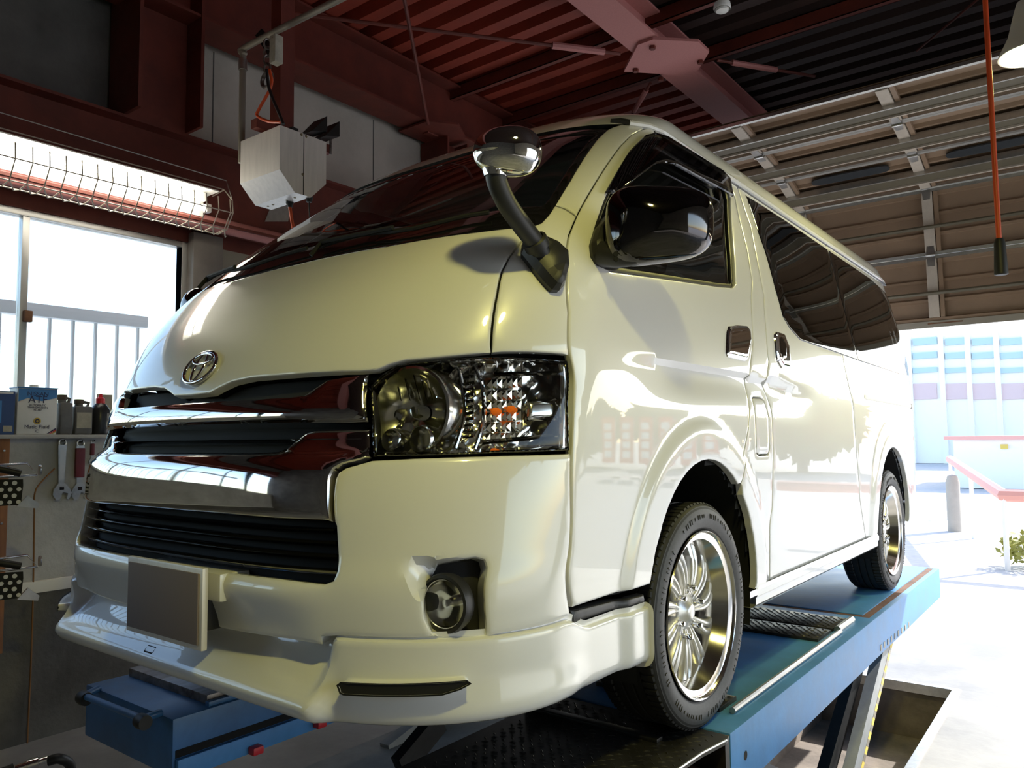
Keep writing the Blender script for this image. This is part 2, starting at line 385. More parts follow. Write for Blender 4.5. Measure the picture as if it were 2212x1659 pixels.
cb = ibeam('steel_beam', (-.47, -4.9, 4.20), (-.47, 5.9, 4.20), .20, .24, 'wide pinkish roof beam overhead with the bolted brace plate', 'pink_primer')
ibeam('steel_column', (XW+.19, .97, 3.32), (XW+.19, .97, 4.42), .38, .34, 'dark red column stub standing on the window beam', up=(0, 1, 0), t=.02)['category'] = 'column'
ibeam('steel_column', (XW+.16, 3.50, .8), (XW+.16, 3.50, 3.96), .26, .30, 'dark steel column at the far end of the pale upper wall', up=(0, 1, 0), t=.02)['category'] = 'column'
kb = MB(); kb.prism([(0, 0), (.5, 0), (0, -.42)], (XW+.3, 1.16, 4.0), (0, 1, 0), (0, 0, 1), (1, 0, 0), .02)
def purlin(y, z, label):
    mb = MB(); mb.box((-2.6, y, z), (6.9, y+.006, z+.10)); mb.box((-2.6, y, z), (6.9, y+.05, z+.006)); mb.box((-2.6, y, z+.094), (6.9, y+.05, z+.10)); mb.box((-2.6, y+.044, z), (6.9, y+.05, z+.025))
    tag(obj('purlin', mb, 'red_oxide', smooth=0), label, 'beam')
purlin(3.62, 4.32, 'thin red channel purlin crossing behind the brace plate'); purlin(4.32, 4.32, 'second red channel purlin, further back under the deck'); purlin(1.6, 4.32, 'red channel purlin nearest above the van bonnet')
# brace plate and rods
gp = thing('brace_plate', 'pink bolted gusset plate joining roof brace rods', 'bracket', (-.47, 3.86, 4.19))
pl_ = [(-.30, -.02), (-.16, .12), (.02, .30), (.16, .30), (.34, .10), (.34, -.08), (.10, -.30), (-.02, -.30)]
gm = MB(); gm.prism([(p[0]*.95, p[1]*1.0) for p in pl_], (0, 0, -.012), (1, 0, 0), (0, 1, 0), (0, 0, 1), .02); obj('plate', gm, 'pink_primer', gp, smooth=0)
for bx_, by_ in ((-.20, -.0), (-.12, .24), (.22, .18), (.05, -.22)):
    obj('bolt', MB().lathe([(0, -.022), (.02, -.022), (.022, -.016), (.022, 0)], (bx_, by_, -.012), n=6), 'red_oxide', gp, smooth=0)
def rod(a, b, label, r=.011, turn=True):
    a, b = np.array(a, float), np.array(b, float); t = thing('brace_rod', label, 'rod', tuple(a))
    obj('bar', MB().tube([a-a, b-a], r, 8), 'red_oxide', t)
    if turn:
        d = (b-a)/np.linalg.norm(b-a); obj('turnbuckle', MB().tube([d*.12, d*.5], r*1.9, 8), 'pink_primer', t)
    return t
rod(onz(1340, 116, 4.19), onz(600, 25, 4.19), 'dark brace rod running left from the brace plate', .013)
rod(onz(925, 268, 3.955), onz(868, -30, 3.955), 'thin red brace rod rising from the bracket on the left roof beam', .012, False)
rod(onz(1405, 180, 4.19), onz(1340, 290, 4.19), 'short red rod running down from the brace plate towards the windscreen')
rod(onz(1550, 130, 4.19), onz(1760, 165, 4.19), 'dark brace rod running right from the brace plate')
rod(onz(2120, -8, 4.3), onz(1980, 110, 4.3), 'thin rusty rod crossing the dark ceiling beside the red cord', .008, False)
bk = thing('beam_bracket', 'red cleat bolted below the left roof beam', 'bracket', tuple(onz(930, 285, 3.975)))
obj('plate', MB().prism([(-.16, -.2), (.16, -.2), (.3, .0), (.18, .22), (-.16, .22)], (0, 0, -.02), (1, 0, 0), (0, 1, 0), (0, 0, 1), .016), 'red_oxide', bk, smooth=0)
obj('clevis', MB().cbox((-.03, -.06, -.03), (.03, .06, .035), .004), 'red_oxide', bk)
# ================================================================== outdoors
gr = MB(); gr.add([(-60, YD, -.02), (80, YD, -.02), (80, 150, -.02), (-60, 150, -.02)], [(0, 1, 2, 3)]); gr.add([(-60, -40, -.05), (-2.68, -40, -.05), (-2.68, YD, -.05), (-60, YD, -.05)], [(0, 1, 2, 3)]); gr.add([(7, -40, -.02), (80, -40, -.02), (80, YD, -.02), (7, YD, -.02)], [(0, 1, 2, 3)])
struct(obj('ground', gr, 'asphalt', smooth=0))
# office block far behind
YB = 45.; c0 = ony(1962, 735, YB); c1 = ony(2600, 735, YB); zt = ony(2080, 715, YB)[2]
bd = thing('office_block', 'pale office block with rows of blue windows far outside', 'building', (c0[0], YB, 0))
Wb = c1[0]-c0[0]; obj('wall', MB().box((0, 0.3, 0), (Wb, 12, zt)), 'bldg_white', bd, smooth=0)
def row(py0, py1, m, xs):
    for xa, xb in xs:
        a = ony(xa, py0, YB); b = ony(xb, py1, YB); wn = obj('window', MB().box((a[0]-c0[0], .16, b[2]), (b[0]-c0[0], .34, a[2])), m, bd, smooth=0)
cols = ((1970, 2023), (2040, 2090), (2098, 2152), (2160, 2215), (2223, 2278), (2286, 2340))
row(731, 742, 'bldg_glass', cols); row(762, 772, 'bldg_glass', cols); row(795, 803, 'bldg_glass', cols); row(829, 861, 'bldg_red', cols)
for k, p in enumerate(cols):
    a = ony(p[0]-9, 735, YB); obj('pier', MB().box((a[0]-c0[0]-.12, 0, 0), (a[0]-c0[0]+.12, .3, zt)), 'bldg_white', bd, smooth=0)
# low red-edged shed
YS = 24.; s0 = ony(2056, 950, YS); s1 = ony(2500, 950, YS)
sh = thing('low_shed', 'low white shed with a red roof edge beyond the lot', 'building', (s0[0], YS, 0))
obj('wall', MB().box((0, .2, 0), (s1[0]-s0[0], 5, s0[2])), 'bldg_white', sh, smooth=0); obj('roof_edge', MB().box((-.2, 0, s0[2]), (s1[0]-s0[0], 5.1, s0[2]+.10)), 'roof_red', sh, smooth=0)
obj('sign', MB().box((ony(2160, 962, YS)[0]-s0[0], .12, ony(2160, 970, YS)[2]), (ony(2176, 962, YS)[0]-s0[0], .2, ony(2160, 960, YS)[2])), 'yellow_tape', sh, smooth=0)
# red sloping railing
ra = ony(2052, 992, 15.); rb = ony(2168, 1070, 15.*.62)
rl = thing('ramp_railing', 'red sloping ramp rail outside the doorway', 'railing', (0, 0, 0))
obj('rail', MB().tube([ra, rb, rb+np.array((2.5, 0, 0))], .07, 8), 'roof_red', rl)
for t in (0, .5, 1.):
    p = ra*(1-t)+rb*t; obj('post', MB().tube([p, (p[0], p[1], -.02)], .03, 6), 'bldg_white', rl)
bo = ony(2060, 1090, 13.); bt = ony(2060, 1025, 13.)
tag(obj('bollard', MB().lathe([(0, bt[2]), (.07, bt[2]-.02), (.10, bt[2]-.12), (.10, -.02), (0, -.02)], (bo[0], 13, 0), n=20), 'concrete_pale'), 'pale round bollard outside behind the van', 'bollard')
def foliage(name, c, rx, rz, n, m, label, cat, trunk=True, seed=1, group=None):
    rnd = random.Random(seed); t = thing(name, label, cat, (c[0], c[1], -.02), group); mb = MB()
    for k in range(n):
        a = rnd.uniform(0, 6.28); b = rnd.uniform(-1, 1); r_ = rnd.uniform(.55, 1.); q0 = np.array((rx*r_*math.cos(a)*math.sqrt(1-b*b), rx*r_*math.sin(a)*math.sqrt(1-b*b), c[2]+rz*r_*b))
        d1 = np.array([rnd.gauss(0, 1) for _ in range(3)]); d1 /= np.linalg.norm(d1); d2 = np.cross(d1, [rnd.gauss(0, 1) for _ in range(3)]); d2 /= np.linalg.norm(d2); s_ = rx*.16
        mb.add([q0-d1*s_, q0+d2*s_*.5, q0+d1*s_, q0-d2*s_*.5], [(0, 1, 2, 3)])
    obj('foliage', mb, m, t, smooth=0, weld=False)
    if trunk: obj('trunk', MB().tube([(0, 0, 0), (rx*.03, 0, c[2])], [rx*.09, rx*.05], 7), 'bark', t)
bsh = ony(2196, 1074, 9.6)
foliage('shrub', (bsh[0]+.1, 9.6, .22), .32, .2, 260, 'leaf_yellow', 'yellow-green shrub at the foot of the red rail', 'shrub', False, 3)
for k, (x, y, h, r_) in enumerate(((9.5, 30, 2.1, 2.4), (14.8, 31, 2.3, 2.7), (20.2, 30, 2.0, 2.4), (26., 31, 2.5, 2.9), (32.2, 31, 2.2, 2.9))):
    foliage('tree', (x, y, h), r_, 1.6, 1300, 'leaf', ['dark tree nearest the low shed', 'second tree along the lot edge, right of the shed', 'small round tree in the middle of the lot edge', 'tall tree near the right end of the lot edge', 'last tree at the right end of the lot edge'][k], 'tree', True, 10+k, 'trees along the far lot edge')
# red advertising banners standing outside (reflected in the van's flank)
for k in range(6):
    x, y = 9.4+.80*k, 21.5+.15*k
    t = thing('banner', ['first', 'second', 'third', 'fourth', 'fifth', 'sixth'][k]+' red banner flag from the doorway in the outdoor row', 'banner', (x, y, -.02), 'red banners outside')
    obj('pole', MB().tube([(0, 0, 0), (0, 0, 2.25)], .012, 8), 'frame_white', t); obj('base', MB().lathe([(0, 0), (.16, 0), (.15, .08), (0, .09)], n=16), 'leg_grey', t)
    fm = MB(); V = [(.02+.52*i/8, .03*math.sin(i*.9+j*.5+k), .55+1.65*j/10) for i in range(9) for j in range(11)]; fm.grid(V, 9, 11); obj('flag', fm, 'banner_red', t)
    for j in range(4): obj('lettering', MB().box((.14, -.045, .75+.33*j), (.42, -.035, .98+.33*j)), 'frame_white', t, smooth=0)
# outdoor fence past the left windows
fp0 = onx(0, 660, -3.9); fp1 = onx(315, 692, -3.9)
fe = thing('fence', 'pale outdoor fence seen through the left windows', 'fence', (-3.9, 0, -.05))
obj('top_rail', MB().cbox((-.04, -4.5, fp0[2]+.0), (.04, fp1[1], fp0[2]+.09), .01), 'frame_white', fe)
yy = fp1[1]-.06
while yy > -2.5:
    obj('picket', MB().tube([(0, yy, 0), (0, yy, fp0[2]+.04)], .014, 6), 'frame_white', fe); yy -= .155
obj('lower_rail', MB().cbox((-.02, -4.5, 1.0), (.02, fp1[1], 1.06), .006), 'frame_white', fe)
# ================================================================== the van
def tab(*kv):
    a = np.array(kv, float); X = a[:, 0]; Yv = a[:, 1]; h = np.diff(X); d = np.diff(Yv)/h; m = np.zeros(len(X)); m[0] = d[0]; m[-1] = d[-1]
    for i in range(1, len(X)-1):
        if d[i-1]*d[i] > 0: w1 = 2*h[i]+h[i-1]; w2 = h[i]+2*h[i-1]; m[i] = (w1+w2)/(w1/d[i-1]+w2/d[i])
    def f(x):
        x = np.clip(x, X[0], X[-1]); i = np.clip(np.searchsorted(X, x)-1, 0, len(X)-2); t = (x-X[i])/h[i]; t2 = t*t; t3 = t2*t
        return Yv[i]*(2*t3-3*t2+1)+h[i]*m[i]*(t3-2*t2+t)+Yv[i+1]*(-2*t3+3*t2)+h[i]*m[i+1]*(t3-t2)
    return f
# body as horizontal slices: nose position, half width, corner depth and corner exponent by height
FZ = tab((.1, .12), (.25, .05), (.35, .01), (.45, 0), (.55, -.005), (.62, .005), (.7, .005), (.85, .035), (1.0, .085), (1.06, .112), (1.2, .205), (1.4, .41), (1.5, .52), (1.7, .77), (1.87, 1.0), (1.94, 1.10), (1.99, 1.19), (2.03, 1.34), (2.05, 1.65))
WZ = tab((.1, .88), (.3, .915), (.6, .928), (1.0, .93), (1.25, .915), (1.4, .895), (1.87, .785), (1.94, .768), (1.99, .737), (2.03, .66), (2.05, .45))
DZ = tab((.1, .45), (.5, .45), (.75, .52), (1.0, .55), (1.1, .5), (1.25, .42), (1.4, .34), (1.87, .28), (2.05, .3))
NZ = tab((.1, 3.2), (.5, 3.2), (.75, 2.7), (1.0, 2.6), (1.2, 2.9), (1.4, 3.5), (2.05, 3.5))
ZTOP = 2.05; YREAR = 4.80
TH = np.linspace(0, 1, 4001)**1.8*np.pi/2
AL = np.concatenate([[0], np.cumsum(np.hypot(np.diff(.92*np.sin(TH)**(2/3.)), np.diff(.45*(1-np.cos(TH)))))]); LC = float(AL[-1])
WY, WZC = (1.235, 3.805), .33
def sst(a, b, x): t = np.clip((x-a)/(b-a), 0, 1); return t*t*(3-2*t)
def disp(y, z):                                   # flank sculpture: crease line and wheel-arch flares
    zc = 1.087-.025*(y-1.25)**2
    below = zc-z
    d = -.021*sst(.66, 1.25, y)*(1-sst(1.9, 2.5, y))*np.where(below > 0, sst(0, .016, below)*(1-sst(.02, .15, below)), 0)
    for yc in WY:
        rho = np.hypot((y-yc)/1.0, (z-WZC)/1.10)
        d = d+.016*(1-sst(.50, .545, rho))*sst(.25, .38, z)
    return d
def Pb(s, z):
    s = np.asarray(s, float); z = np.asarray(z, float); a = np.abs(s); f, w, D = FZ(z), WZ(z), DZ(z)
    t = np.interp(a, AL, TH)
    x = np.where(a < LC, w*np.sin(t)**(2/NZ(z)), w); y = f+np.where(a < LC, D*(1-np.cos(t)), D+a-LC)
    r = np.clip((y-4.30)/.55, 0, 1); x = x*(1-.13*r**3)
    x = x+np.where(a > LC*.9, disp(y, z), 0)
    return np.stack([np.sign(s)*x, y, z+0*s], -1)
def normals(F, s, z, h=2e-3):
    n = np.cross(F(s+h, z)-F(s-h, z), F(s, z+h)-F(s, z-h)); return n/(np.linalg.norm(n, axis=-1, keepdims=True)+1e-12)
CL = CAM-np.array((0, 0, ZP))                     # camera in van coordinates
def inside(p):
    x, y, z = abs(p[0]), p[1], p[2]
    if z < .1 or z > ZTOP: return False
    w = float(WZ(z))
    if y > 4.30: w *= 1-.13*min(1, (y-4.30)/.55)**3
    if x >= w: return False
    return y > FZ(z)+DZ(z)*(1-math.sqrt(max(0., 1-(x/w)**float(NZ(z)))))
def hit(px, py):
    d = ray(px, py); d = d/np.linalg.norm(d); t = .6
    while t < 9:
        if inside(CL+t*d):
            lo, hi = t-.02, t
            for _ in range(26):
                m = (lo+hi)/2
                if inside(CL+m*d): hi = m
                else: lo = m
            return CL+hi*d
        t += .02
    raise ValueError('miss %s %s' % (px, py))
def chart(p):
    y, z = p[1], p[2]; e = y-FZ(z); D = DZ(z)
    a = LC+e-D if e >= D else np.interp(math.acos(np.clip(1-e/D, -1, 1)), TH, AL)
    return (float(math.copysign(a, p[0])), float(z))
def px(*pts): return [chart(hit(*p)) for p in pts]
def side(y, z): return chart((1., y, z))
def front(x, z):
    w = WZ(z); t = math.asin(min(1., abs(x)/w)**(float(NZ(z))/2)); return (math.copysign(float(np.interp(t, TH, AL)), x), z)
def atZ(px_, py_, Z): return CL+Z*ray(px_, py_)     # van coordinates at a given viewing depth
def depth(p): return float((np.asarray(p)-CL).dot(FF))
def dens(poly, h, closed=True):
    out = []; n = len(poly)
    for i in range(n if closed else n-1):
        a = np.array(poly[i], float); b = np.array(poly[(i+1) % n], float); k = max(1, int(math.ceil(np.linalg.norm(b-a)/h)))
        out += [a+(b-a)*j/k for j in range(k)]
    if not closed: out.append(np.array(poly[-1], float))
    return np.array(out)
def area(p): x, y = p[:, 0], p[:, 1]; return .5*float(np.sum(x*np.roll(y, -1)-np.roll(x, -1)*y))
def inset(p, d):
    e = np.roll(p, -1, 0)-p; e /= np.linalg.norm(e, axis=1, keepdims=True)+1e-12; n = np.stack([-e[:, 1], e[:, 0]], 1); m = n+np.roll(n, 1, 0)
    m /= np.maximum(.35, np.linalg.norm(m, axis=1, keepdims=True)**1)+1e-12; m /= np.linalg.norm(m, axis=1, keepdims=True)+1e-9
    return p+m*d
def inpoly(Q, p):
    x, y = Q[:, 0][:, None], Q[:, 1][:, None]; a, b = p, np.roll(p, -1, 0)
    c = ((a[:, 1] > y) != (b[:, 1] > y)) & (x < (b[:, 0]-a[:, 0])*(y-a[:, 1])/(b[:, 1]-a[:, 1]+1e-15)+a[:, 0]); return c.sum(1) % 2 == 1
def pdist(Q, p):
    a, b = p, np.roll(p, -1, 0); out = np.full(len(Q), 9e9)
    for i in range(0, len(Q), 800):
        q = Q[i:i+800][:, None, :]; ab = (b-a)[None]; t = np.clip(((q-a)*ab).sum(2)/((ab*ab).sum(2)+1e-15), 0, 1); d = np.linalg.norm(q-(a+t[..., None]*ab), axis=2); out[i:i+800] = d.min(1)
    return out
def patch(poly, F=Pb, holes=(), res=.03, edge=(.006, .004), rim=.02, off=0., gap=.0025, hole_rim=None, offf=None, mirror=False):
    """A curved sheet: polygon in surface coordinates -> mesh with rolled edges and a returned flange."""
    loops = []
    for k, p in enumerate([poly]+list(holes)):
        p = dens(p, res*.7)
        if (area(p) < 0) == (k == 0): p = p[::-1]
        p = inset(p, gap if k == 0 else gap) if gap else p
        loops.append(p)
    lo, hi = loops[0].min(0), loops[0].max(0)
    gx, gy = np.meshgrid(np.arange(lo[0], hi[0]+res, res), np.arange(lo[1], hi[1]+res, res)); gx = gx+(np.arange(gx.shape[0]) % 2)[:, None]*res*.5
    Q = np.stack([gx.ravel(), gy.ravel()], 1)
    er, ed = edge
    ringp = []
    for p in loops:
        for fr in (.2, .5, 1.): ringp.append(inset(p, er*fr))
    allb = loops
    def okp(Q, dmin):
        m = inpoly(Q, loops[0])
        for h in loops[1:]: m &= ~inpoly(Q, h)
        Q = Q[m]
        if not len(Q): return Q
        d = np.min([pdist(Q, b) for b in allb], 0); return Q[d >= (dmin if np.isscalar(dmin) else dmin[m])]
    pts = [okp(Q, max(er*1.05, res*.55)+res*.1)]
    for i, rp in enumerate(ringp): pts.append(okp(rp, er*(.2, .5, 1.)[i % 3]*.93))
    B = np.concatenate(loops); nb = len(B); A = np.concatenate([B]+pts)
    ed_ = []; k = 0
    for p in loops: n = len(p); ed_ += [(k+i, k+(i+1) % n) for i in range(n)]; k += n
    r = delaunay_2d_cdt([Vector(q) for q in A], ed_, [], 0, 1e-6)
    vs = np.array([tuple(v) for v in r[0]]); fs = [tuple(f) for f in r[2]]
    cen = np.array([vs[list(f)].mean(0) for f in fs]); keep = inpoly(cen, loops[0])
    for h in loops[1:]: keep &= ~inpoly(cen, h)
    fs = [f for f, k_ in zip(fs, keep) if k_]
    d = np.min([pdist(vs, b) for b in allb], 0); e = np.clip(1-d/er, 0, 1); o = off-ed*(1-np.sqrt(np.clip(1-e*e, 0, 1)))
    if offf is not None: o = o+offf(vs[:, 0], vs[:, 1])
    Pn = F(vs[:, 0], vs[:, 1]); N = normals(F, vs[:, 0], vs[:, 1])
    X = Pn+N*o[:, None]
    mb = MB(); mb.add(X, fs)
    if rim:
        k = 0
        for li, p in enumerate(loops):
            rd = rim if li == 0 or hole_rim is None else hole_rim
            if not rd: continue
            oo = off-ed+(offf(p[:, 0], p[:, 1]) if offf is not None else 0)
            Pp = F(p[:, 0], p[:, 1]); Np = normals(F, p[:, 0], p[:, 1]); a = Pp+Np*(oo if np.isscalar(oo) else oo[:, None]); b = a-Np*rd; n = len(p)
            mb.add(np.concatenate([a, b]), [(i, (i+1) % n, (i+1) % n+n, i+n) for i in range(n)])
    if mirror: mb.v = [(-x, y, z) for x, y, z in mb.v]
    return mb
van = thing('van', 'pearl white van with chrome grille raised on the blue lift', 'van', (0, 0, ZP))
def part(name, mb, m, parent=None, label=None, smooth=28, both=False):
    o = obj(name, mb, m, parent or van, smooth)
    if label: o['label'] = label
    if both:
        mm = MB(); mm.v = [(-x, y, z) for x, y, z in mb.v]; mm.f = mb.f
        o2 = obj(name, mm, m, parent or van, smooth); 
        if label: o2['label'] = label
        return o, o2
    return o
def symm(half):                                   # half outline from centre-top round to centre-bottom -> full outline
    return list(half)+[(-s, z) for s, z in half[::-1] if abs(s) > 1e-6]
def centre(pts):                                  # first and last point onto the centre line
    pts = list(pts); pts[0] = (0., pts[0][1]); pts[-1] = (0., pts[-1][1]); return pts

# ---- outlines read off the photograph (pixels -> body surface)
hood_top = px((549, 592), (685, 559), (843, 529), (1033, 499), (1100, 491), (1148, 489))
hood_top = [(0., 1.397)]+[p for p in hood_top if p[0] > .03]
hood_seam = px((1148, 489), (1132, 512), (1119, 531), (1100, 554), (1084, 585), (1075, 630), (1067, 675), (1062, 762))
hood_low = px((1062, 762), (1037, 765), (942, 773), (875, 779), (841, 788), (814, 800), (774, 803), (740, 803), (641, 809), (540, 817), (499, 826), (472, 839), (452, 850))
hood_half = hood_top[:-1]+hood_seam+hood_low[1:]+[(0., chart(hit(436, 853))[1])]
BON = patch(symm(hood_half), res=.035)
part('bonnet', BON, 'paint')
gl_edge = px((1145, 489), (1169, 480), (1184, 464), (1199, 442), (1230, 391), (1260, 341), (1290, 300), (1316, 276))
ztg = gl_edge[-1][1]+.006
ws_half = [(0., ztg+.012), (gl_edge[-1][0]*.6, ztg+.010), (gl_edge[-1][0]*.93, ztg+.003)]+gl_edge[::-1]+[p for p in hood_top[::-1] if p[0] < gl_edge[0][0]-.01 and p[0] > 1e-4]+[(0., hood_top[0][1])]
ws = symm(ws_half); wsd = dens(ws, .02)
if area(wsd) < 0: wsd = wsd[::-1]
ws_in = inset(wsd, .038); ws_in = ws_in[np.array(pdist(ws_in, wsd)) > .036]
ws_in = np.array([(s, z+.045*(1-sst(1.42, 1.60, z))) for s, z in ws_in])
part('windscreen_border', patch(ws, holes=[ws_in], res=.03, off=-.004, gap=.003, edge=(.004, .003)), 'gloss_black')
part('windscreen', patch(ws_in, res=.05, off=-.005, gap=0, rim=.004), 'windscreen')
door_front = px((1238, 1314), (1236, 1150), (1236, 976), (1231, 769), (1229, 675), (1226, 590), (1224, 545), (1230, 506), (1246, 466), (1280, 405), (1314, 351), (1341, 314), (1364, 291), (1388, 279))
pil_seam = px((1199, 443), (1222, 450), (1246, 467))
corner = hood_seam+px((1145, 762), (1231, 768))+door_front[4:8]+px((1246, 466))+pil_seam[1:2]+gl_edge[3::-1]
part('corner_panel', patch(corner, res=.03), 'paint', both=True)
zdr = 1.885
apil = gl_edge[3:]+[(gl_edge[-1][0]+.03, ztg+.012), side(1.16, zdr+.005), side(1.22, zdr)]+door_front[:7:-1]+pil_seam[1:2]
part('windscreen_pillar', patch(apil, res=.025), 'paint', both=True)
# roof: rolled edge all round plus crown
ys_end = YREAR-.02
def roof_grid():
    mb = MB(); zs = [1.888, 1.905, 1.925, 1.945, 1.965, 1.985, 2.005, 2.02, 2.035, 2.045, 2.05]
    ss = list(np.linspace(0, LC, 40))+list(np.linspace(LC, LC+3.55, 46)[1:]); rows = []
    for s in ss:
        for z in zs:
            zz = max(z, ztg+.018) if s < gl_edge[-1][0]+.03 else z
            p = Pb(np.array(s), np.array(zz)); yb = min(p[1], ys_end)
            rows.append((float(p[0]), float(yb), zz))
        x0 = rows[-1]
        for k in range(1, 7): f = 1-k/6.; rows.append((x0[0]*f, x0[1], ZTOP+.012*(1-f*f)))
    V = rows; n = len(zs)+6; mb.grid(V, len(ss), n); mb.grid([(-x, y, z) for x, y, z in V], len(ss), n); return mb
part('roof', roof_grid(), 'paint', smooth=50)
# ---- flank
def arch(yc, n=26, ry=.402, rz=.462, a0=-.06, a1=math.pi+.06): return [side(yc-ry*math.cos(a0+(a1-a0)*i/n), WZC+rz*max(-.05, math.sin(a0+(a1-a0)*i/n))) for i in range(n+1)]
ar_f, ar_r = arch(WY[0]), arch(WY[1])
door_top = px((1400, 276), (1421, 283), (1454, 301), (1541, 361), (1571, 381))
door_rear = px((1571, 381), (1588, 427), (1598, 477), (1614, 540), (1625, 607), (1626, 720), (1627, 742), (1620, 810), (1622, 844), (1617, 928), (1607, 979), (1593, 1044))
zdf = door_front[0][1]
archz = [p for p in ar_f if p[1] > .44]
ydr = Pb(np.array(door_rear[-1][0]), np.array(door_rear[-1][1]))[1]
arch_door = [p for p in archz if Pb(np.array(p[0]), np.array(p[1]))[1] < ydr+.0]
win_d = px((1307, 432), (1354, 337), (1387, 303), (1407, 296), (1434, 301), (1554, 374), (1567, 387), (1578, 427), (1586, 554), (1589, 613), (1583, 620), (1554, 618), (1420, 598), (1320, 584), (1290, 570), (1278, 545), (1284, 500))
door = door_front[::1]+door_top+door_rear[1:]+[p for p in arch_door[::-1]]
part('front_door', patch(door, holes=[win_d], res=.018, hole_rim=.03), 'paint', both=True)
wd_d = dens(win_d, .02); wd_d = wd_d if area(wd_d) > 0 else wd_d[::-1]
part('window_frame', patch(win_d, holes=[inset(wd_d, .016)], res=.02, off=-.008, gap=0, edge=(.003, .003), rim=.02), 'black_plastic', both=True)
part('door_glass', patch(inset(wd_d, .014), res=.05, off=-.014, gap=0, rim=.004), 'door_glass', both=True)
vis_top = px((1303, 421), (1330, 373), (1354, 335), (1387, 301), (1407, 294), (1434, 299), (1554, 372), (1569, 388), (1577, 428))
vis_low = px((1574, 425), (1454, 361), (1427, 355), (1407, 360), (1380, 380), (1348, 406), (1324, 424))
part('rain_visor', patch(vis_top+vis_low, res=.025, off=.022, gap=0, rim=.006, edge=(.012, .008)), 'visor', both=True, label='smoked plastic visor')
# B pillar strip with the filler flap
sl_front = px((1590, 390), (1621, 487), (1641, 588), (1651, 641), (1657, 742), (1661, 783), (1657, 827), (1668, 877), (1671, 979), (1668, 1100), (1663, 1244))
zsill = .335
arch_b = [p for p in ar_f if Pb(np.array(p[0]), np.array(p[1]))[1] > ydr and p[1] > zsill]
ysl = float(Pb(np.array(sl_front[-1][0]), np.array(sl_front[-1][1]))[1])
ytop = [float(Pb(np.array(p[0]), np.array(p[1]))[1]) for p in (door_rear[0], sl_front[0])]
bp_poly = door_rear[::-1]+[side(ytop[0]+.005, zdr), side(ytop[1], zdr)]+sl_front+[side(ysl, zsill), side(WY[0]+.40, zsill)]+arch_b[::-1]
flap = px((1631, 862), (1636, 858), (1650, 859), (1656, 864), (1661, 900), (1663, 970), (1660, 982), (1640, 983), (1635, 978))
part('rear_pillar_panel', patch(bp_poly, holes=[flap], res=.02), 'paint', both=True)
part('fuel_flap', patch(flap, res=.03), 'paint')
# sliding door and rear quarter
yq = 3.22
rw = px((1609, 421), (1640, 440), (1700, 479), (1790, 541), (1880, 602), (1917, 630), (1926, 648), (1940, 690), (1950, 728))
yw_e = 4.62
rw_top = [q for q in rw[:6]]; 
yws = [float(Pb(np.array(p[0]), np.array(p[1]))[1]) for p in rw]
rw_bot = px((1853, 779), (1789, 756), (1728, 735), (1705, 709), (1691, 685), (1674, 624), (1651, 540), (1638, 504), (1615, 434))
zwb = rw_bot[0][1]
full = [(float(Pb(np.array(p[0]), np.array(p[1]))[1]), p[1]) for p in rw[:5]]+[(4.50, 1.80), (4.58, 1.76), (4.63, 1.60), (4.62, 1.36), (4.55, zwb+.0), (4.2, zwb-.01)]+[(float(Pb(np.array(p[0]), np.array(p[1]))[1]), p[1]) for p in rw_bot]
def clipy(poly, y0, sgn):
    d = dens(poly, .02); out = []
    for i in range(len(d)):
        a, b = d[i], d[(i+1) % len(d)]; fa, fb = (a[0]-y0)*sgn, (b[0]-y0)*sgn
        if fa >= 0: out.append(a)
        if fa*fb < 0: out.append(a+(b-a)*fa/(fa-fb))
    return out
def to_chart(p): return [side(a, b) for a, b in p]
winA = clipy(full, yq-.001, -1); winB = clipy(full, yq+.001, 1)
def shrink(p, d):
    q = dens(p, .02); q = q if area(q) > 0 else q[::-1]; r_ = inset(q, d); return r_[pdist(r_, q) > d*.9]
sdoor = sl_front+[side(ysl, zsill), side(yq, zsill), side(yq, zdr), side(ytop[1]+.01, zdr)]
part('sliding_door', patch(sdoor, holes=[to_chart(shrink(winA, .02))], res=.028), 'paint', both=True)
arr = [p for p in ar_r if p[1] > zsill]
rq = [side(yq, zdr), side(yq, zsill), side(WY[1]-.40, zsill)]+arr+[side(WY[1]+.402, zsill), side(4.70, zsill), side(YREAR-.02, .6), side(YREAR-.02, zdr)]
part('rear_quarter_panel', patch(rq, holes=[to_chart(shrink(winB, .02))], res=.03), 'paint', both=True)
part('side_glass', patch(to_chart(winA), res=.05, off=.003, gap=0, rim=.006), 'privacy_glass', both=True); part('side_glass', patch(to_chart(winB), res=.05, off=.003, gap=0, rim=.006), 'privacy_glass', both=True)
